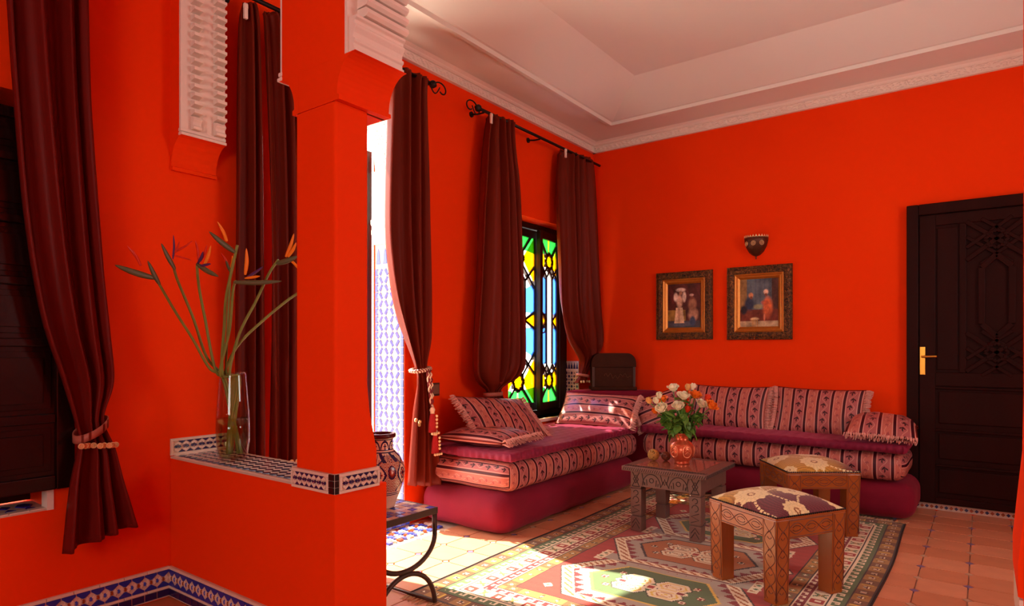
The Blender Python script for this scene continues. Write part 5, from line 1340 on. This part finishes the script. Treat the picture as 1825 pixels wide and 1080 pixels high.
def brush(c, seed):
    r = np.random.RandomState(seed); n = np.zeros(c.shape[:2])
    for k, a in ((6, .5), (14, .35), (40, .25)):
        q = r.rand(k+2, k+2); yi = np.linspace(0, k, c.shape[0]); xi = np.linspace(0, k, c.shape[1]); y0 = yi.astype(int); x0 = xi.astype(int); fy = (yi-y0)[:, None]; fx = (xi-x0)[None]
        g = lambda a_, b_: q[np.ix_(y0+a_, x0+b_)]
        n += a*((g(0, 0)*(1-fx)+g(0, 1)*fx)*(1-fy)+(g(1, 0)*(1-fx)+g(1, 1)*fx)*fy-.5)
    return np.clip(c*(1+1.5*n[..., None]), 0, 1)
def blend(c, m, col): m = np.clip(m, 0, 1)[..., None]; return c*(1-m)+np.array(col)*m
def el(g, q, cx, cy, rx, ry, soft=.42): return np.clip((1-np.hypot((g-cx)/rx, (q-cy)/ry))/soft, 0, 1)
def paint1(g, q):
    c = np.zeros(g.shape+(3,)); c[:] = lin((78, 34, 26)); c = blend(c, .5*(np.sin(g*7+q*9) > .3)*(q > .55), lin((104, 44, 40)))
    c = blend(c, (q < .40)*.9*(g < .1), lin((150, 112, 44))); c = blend(c, (q < .16), lin((64, 58, 62))); c = blend(c, el(g, q, -.1, .08, .9, .07), lin((84, 84, 96)))
    # seated figure
    c = blend(c, el(g, q, .55, .30, .36, .18), lin((196, 140, 110))); c = blend(c, el(g, q, .5, .52, .30, .18), lin((158, 106, 78))); c = blend(c, el(g, q, .46, .68, .13, .055), lin((120, 64, 44))); c = blend(c, el(g, q, .46, .735, .16, .035), lin((190, 160, 140))); c = blend(c, el(g, q, .52, .15, .22, .14), lin((54, 66, 92)))
    # standing figure in pale robe
    sk = (np.abs(g+.28) < .20+.28*(.45-q)*1.1) & (q < .46) & (q > .10); c = blend(c, sk*1., lin((226, 190, 150))); c = blend(c, el(g, q, -.30, .30, .10, .22)*.6, lin((170, 110, 86)))
    c = blend(c, el(g, q, -.27, .60, .22, .18), lin((222, 176, 146))); c = blend(c, el(g, q, -.5, .70, .16, .12), lin((226, 200, 180))); c = blend(c, el(g, q, .02, .70, .14, .14), lin((228, 202, 184))); c = blend(c, el(g, q, -.2, .86, .34, .055), lin((232, 206, 188))); c = blend(c, el(g, q, -.2, .79, .12, .06), lin((190, 130, 100)))
    return c
def paint2(g, q):
    c = np.zeros(g.shape+(3,)); c[:] = lin((92, 100, 108)); c = blend(c, .5*(np.sin(g*26) > .2), lin((70, 82, 98))); c = blend(c, (g < -.62)*.9, lin((150, 112, 58))); c = blend(c, (g > .66)*.9, lin((86, 42, 24))); c = blend(c, (q < .36), lin((110, 48, 32))); c = blend(c, (q < .12), lin((186, 160, 124)))
    c = blend(c, el(g, q, -.05, .42, .34, .06), lin((150, 146, 110)))
    c = blend(c, el(g, q, -.55, .30, .26, .12), lin((120, 58, 40))); c = blend(c, el(g, q, -.50, .48, .32, .17), lin((52, 58, 82))); c = blend(c, el(g, q, -.78, .36, .22, .12), lin((40, 36, 44))); c = blend(c, el(g, q, -.42, .66, .15, .065), lin((206, 136, 92))); c = blend(c, el(g, q, -.40, .61, .08, .04), lin((120, 70, 46)))
    c = blend(c, el(g, q, .45, .40, .30, .26), lin((214, 104, 56))); c = blend(c, el(g, q, .52, .18, .30, .14)*.5, lin((100, 40, 26))); c = blend(c, el(g, q, .36, .72, .15, .065), lin((232, 190, 164))); c = blend(c, el(g, q, .36, .66, .09, .04), lin((120, 64, 44))); c = blend(c, el(g, q, .30, .50, .24, .06)*.7, lin((170, 70, 40))); c = blend(c, el(g, q, .28, .20, .06, .10), lin((190, 110, 80)))
    c = blend(c, el(g, q, -.22, .165, .26, .04), lin((226, 190, 140))); c = blend(c, ((np.abs(g+.22) < .2) & (q < .15) & (np.sin(g*55) > 0))*1., lin((190, 140, 80)))
    return c
picture('gilt framed painting of a standing robed dancer and seated figure', -2.484, -1.947, 1.276, 1.904, paint1)
picture('gilt framed painting of two turbaned figures under the wall sconce', -1.817, -1.275, 1.271, 1.907, paint2)
sc = thing('wall_sconce', 'half bowl pierced copper wall sconce above the framed pictures', 'wall lamp', (-1.569, YB-.002, 1.99))
pr_ = [(.004, -.0), (.03, .008), (.06, .035), (.085, .08), (.098, .13), (.101, .16), (.097, .16), (.094, .13), (.08, .083), (.056, .04), (.028, .014), (0.003, .010)]
M_sc = mat('aged_copper', (84, 46, 26), .4, .4, 60, .3, 80, .5, .5)
MB().lathe(pr_, 28, a0=PI, a1=2*PI).build('bowl', M_sc, sc, smooth=True)
cr = MB()
for k in range(13):
    a = PI+PI*(k+.5)/13; d = Vector((math.cos(a), math.sin(a), 0)); u = Vector((-d.y, d.x, 0))
    cr.prism([(-.011, -.004), (.011, -.004), (0, .018)], d*.1005+Vector((0, 0, .16)), u, (0, 0, 1), -d*.003)
cr.build('crown_points', M_gold, sc)
orn = MB()
for a in (-2.3, -1.57, -.85):
    d = Vector((math.cos(a), math.sin(a), 0)); u = Vector((-d.y, d.x, 0)); c0 = d*.094+Vector((0, 0, .105))
    for r_ in (.018, .008): orn.tube([c0+u*(r_*math.cos(x))+Vector((0, 0, r_*math.sin(x)))+d*.002 for x in np.linspace(0, 2*PI, 14)], .0025, 5)
orn.build('rosettes', M_gold, sc)
MB().lathe([(0, -.028), (.006, -.022), (.004, -.010), (.008, 0), (0, .006)], 10, (0, -.012, 0)).build('drop_finial', M_sc, sc, smooth=True)
portal('door_portal', (XA-T-.02, (DY0+DY1)/2, 1.5), (0, -PI/2, 0), 3., DY1-DY0)
portal('window_portal', (XA-T-.02, (WY0+WY1)/2, (WZ0+WZ1)/2), (0, -PI/2, 0), WZ1-WZ0, WY1-WY0)
portal('near_portal', (-.05, -2.82, 1.7), (PI/2, 0, 0), 1.9, 1.8)
portal('right_portal', (XR+.22, (RW[0]+RW[1])/2, (RW[2]+RW[3])/2), (0, PI/2, 0), RW[3]-RW[2], RW[1]-RW[0])
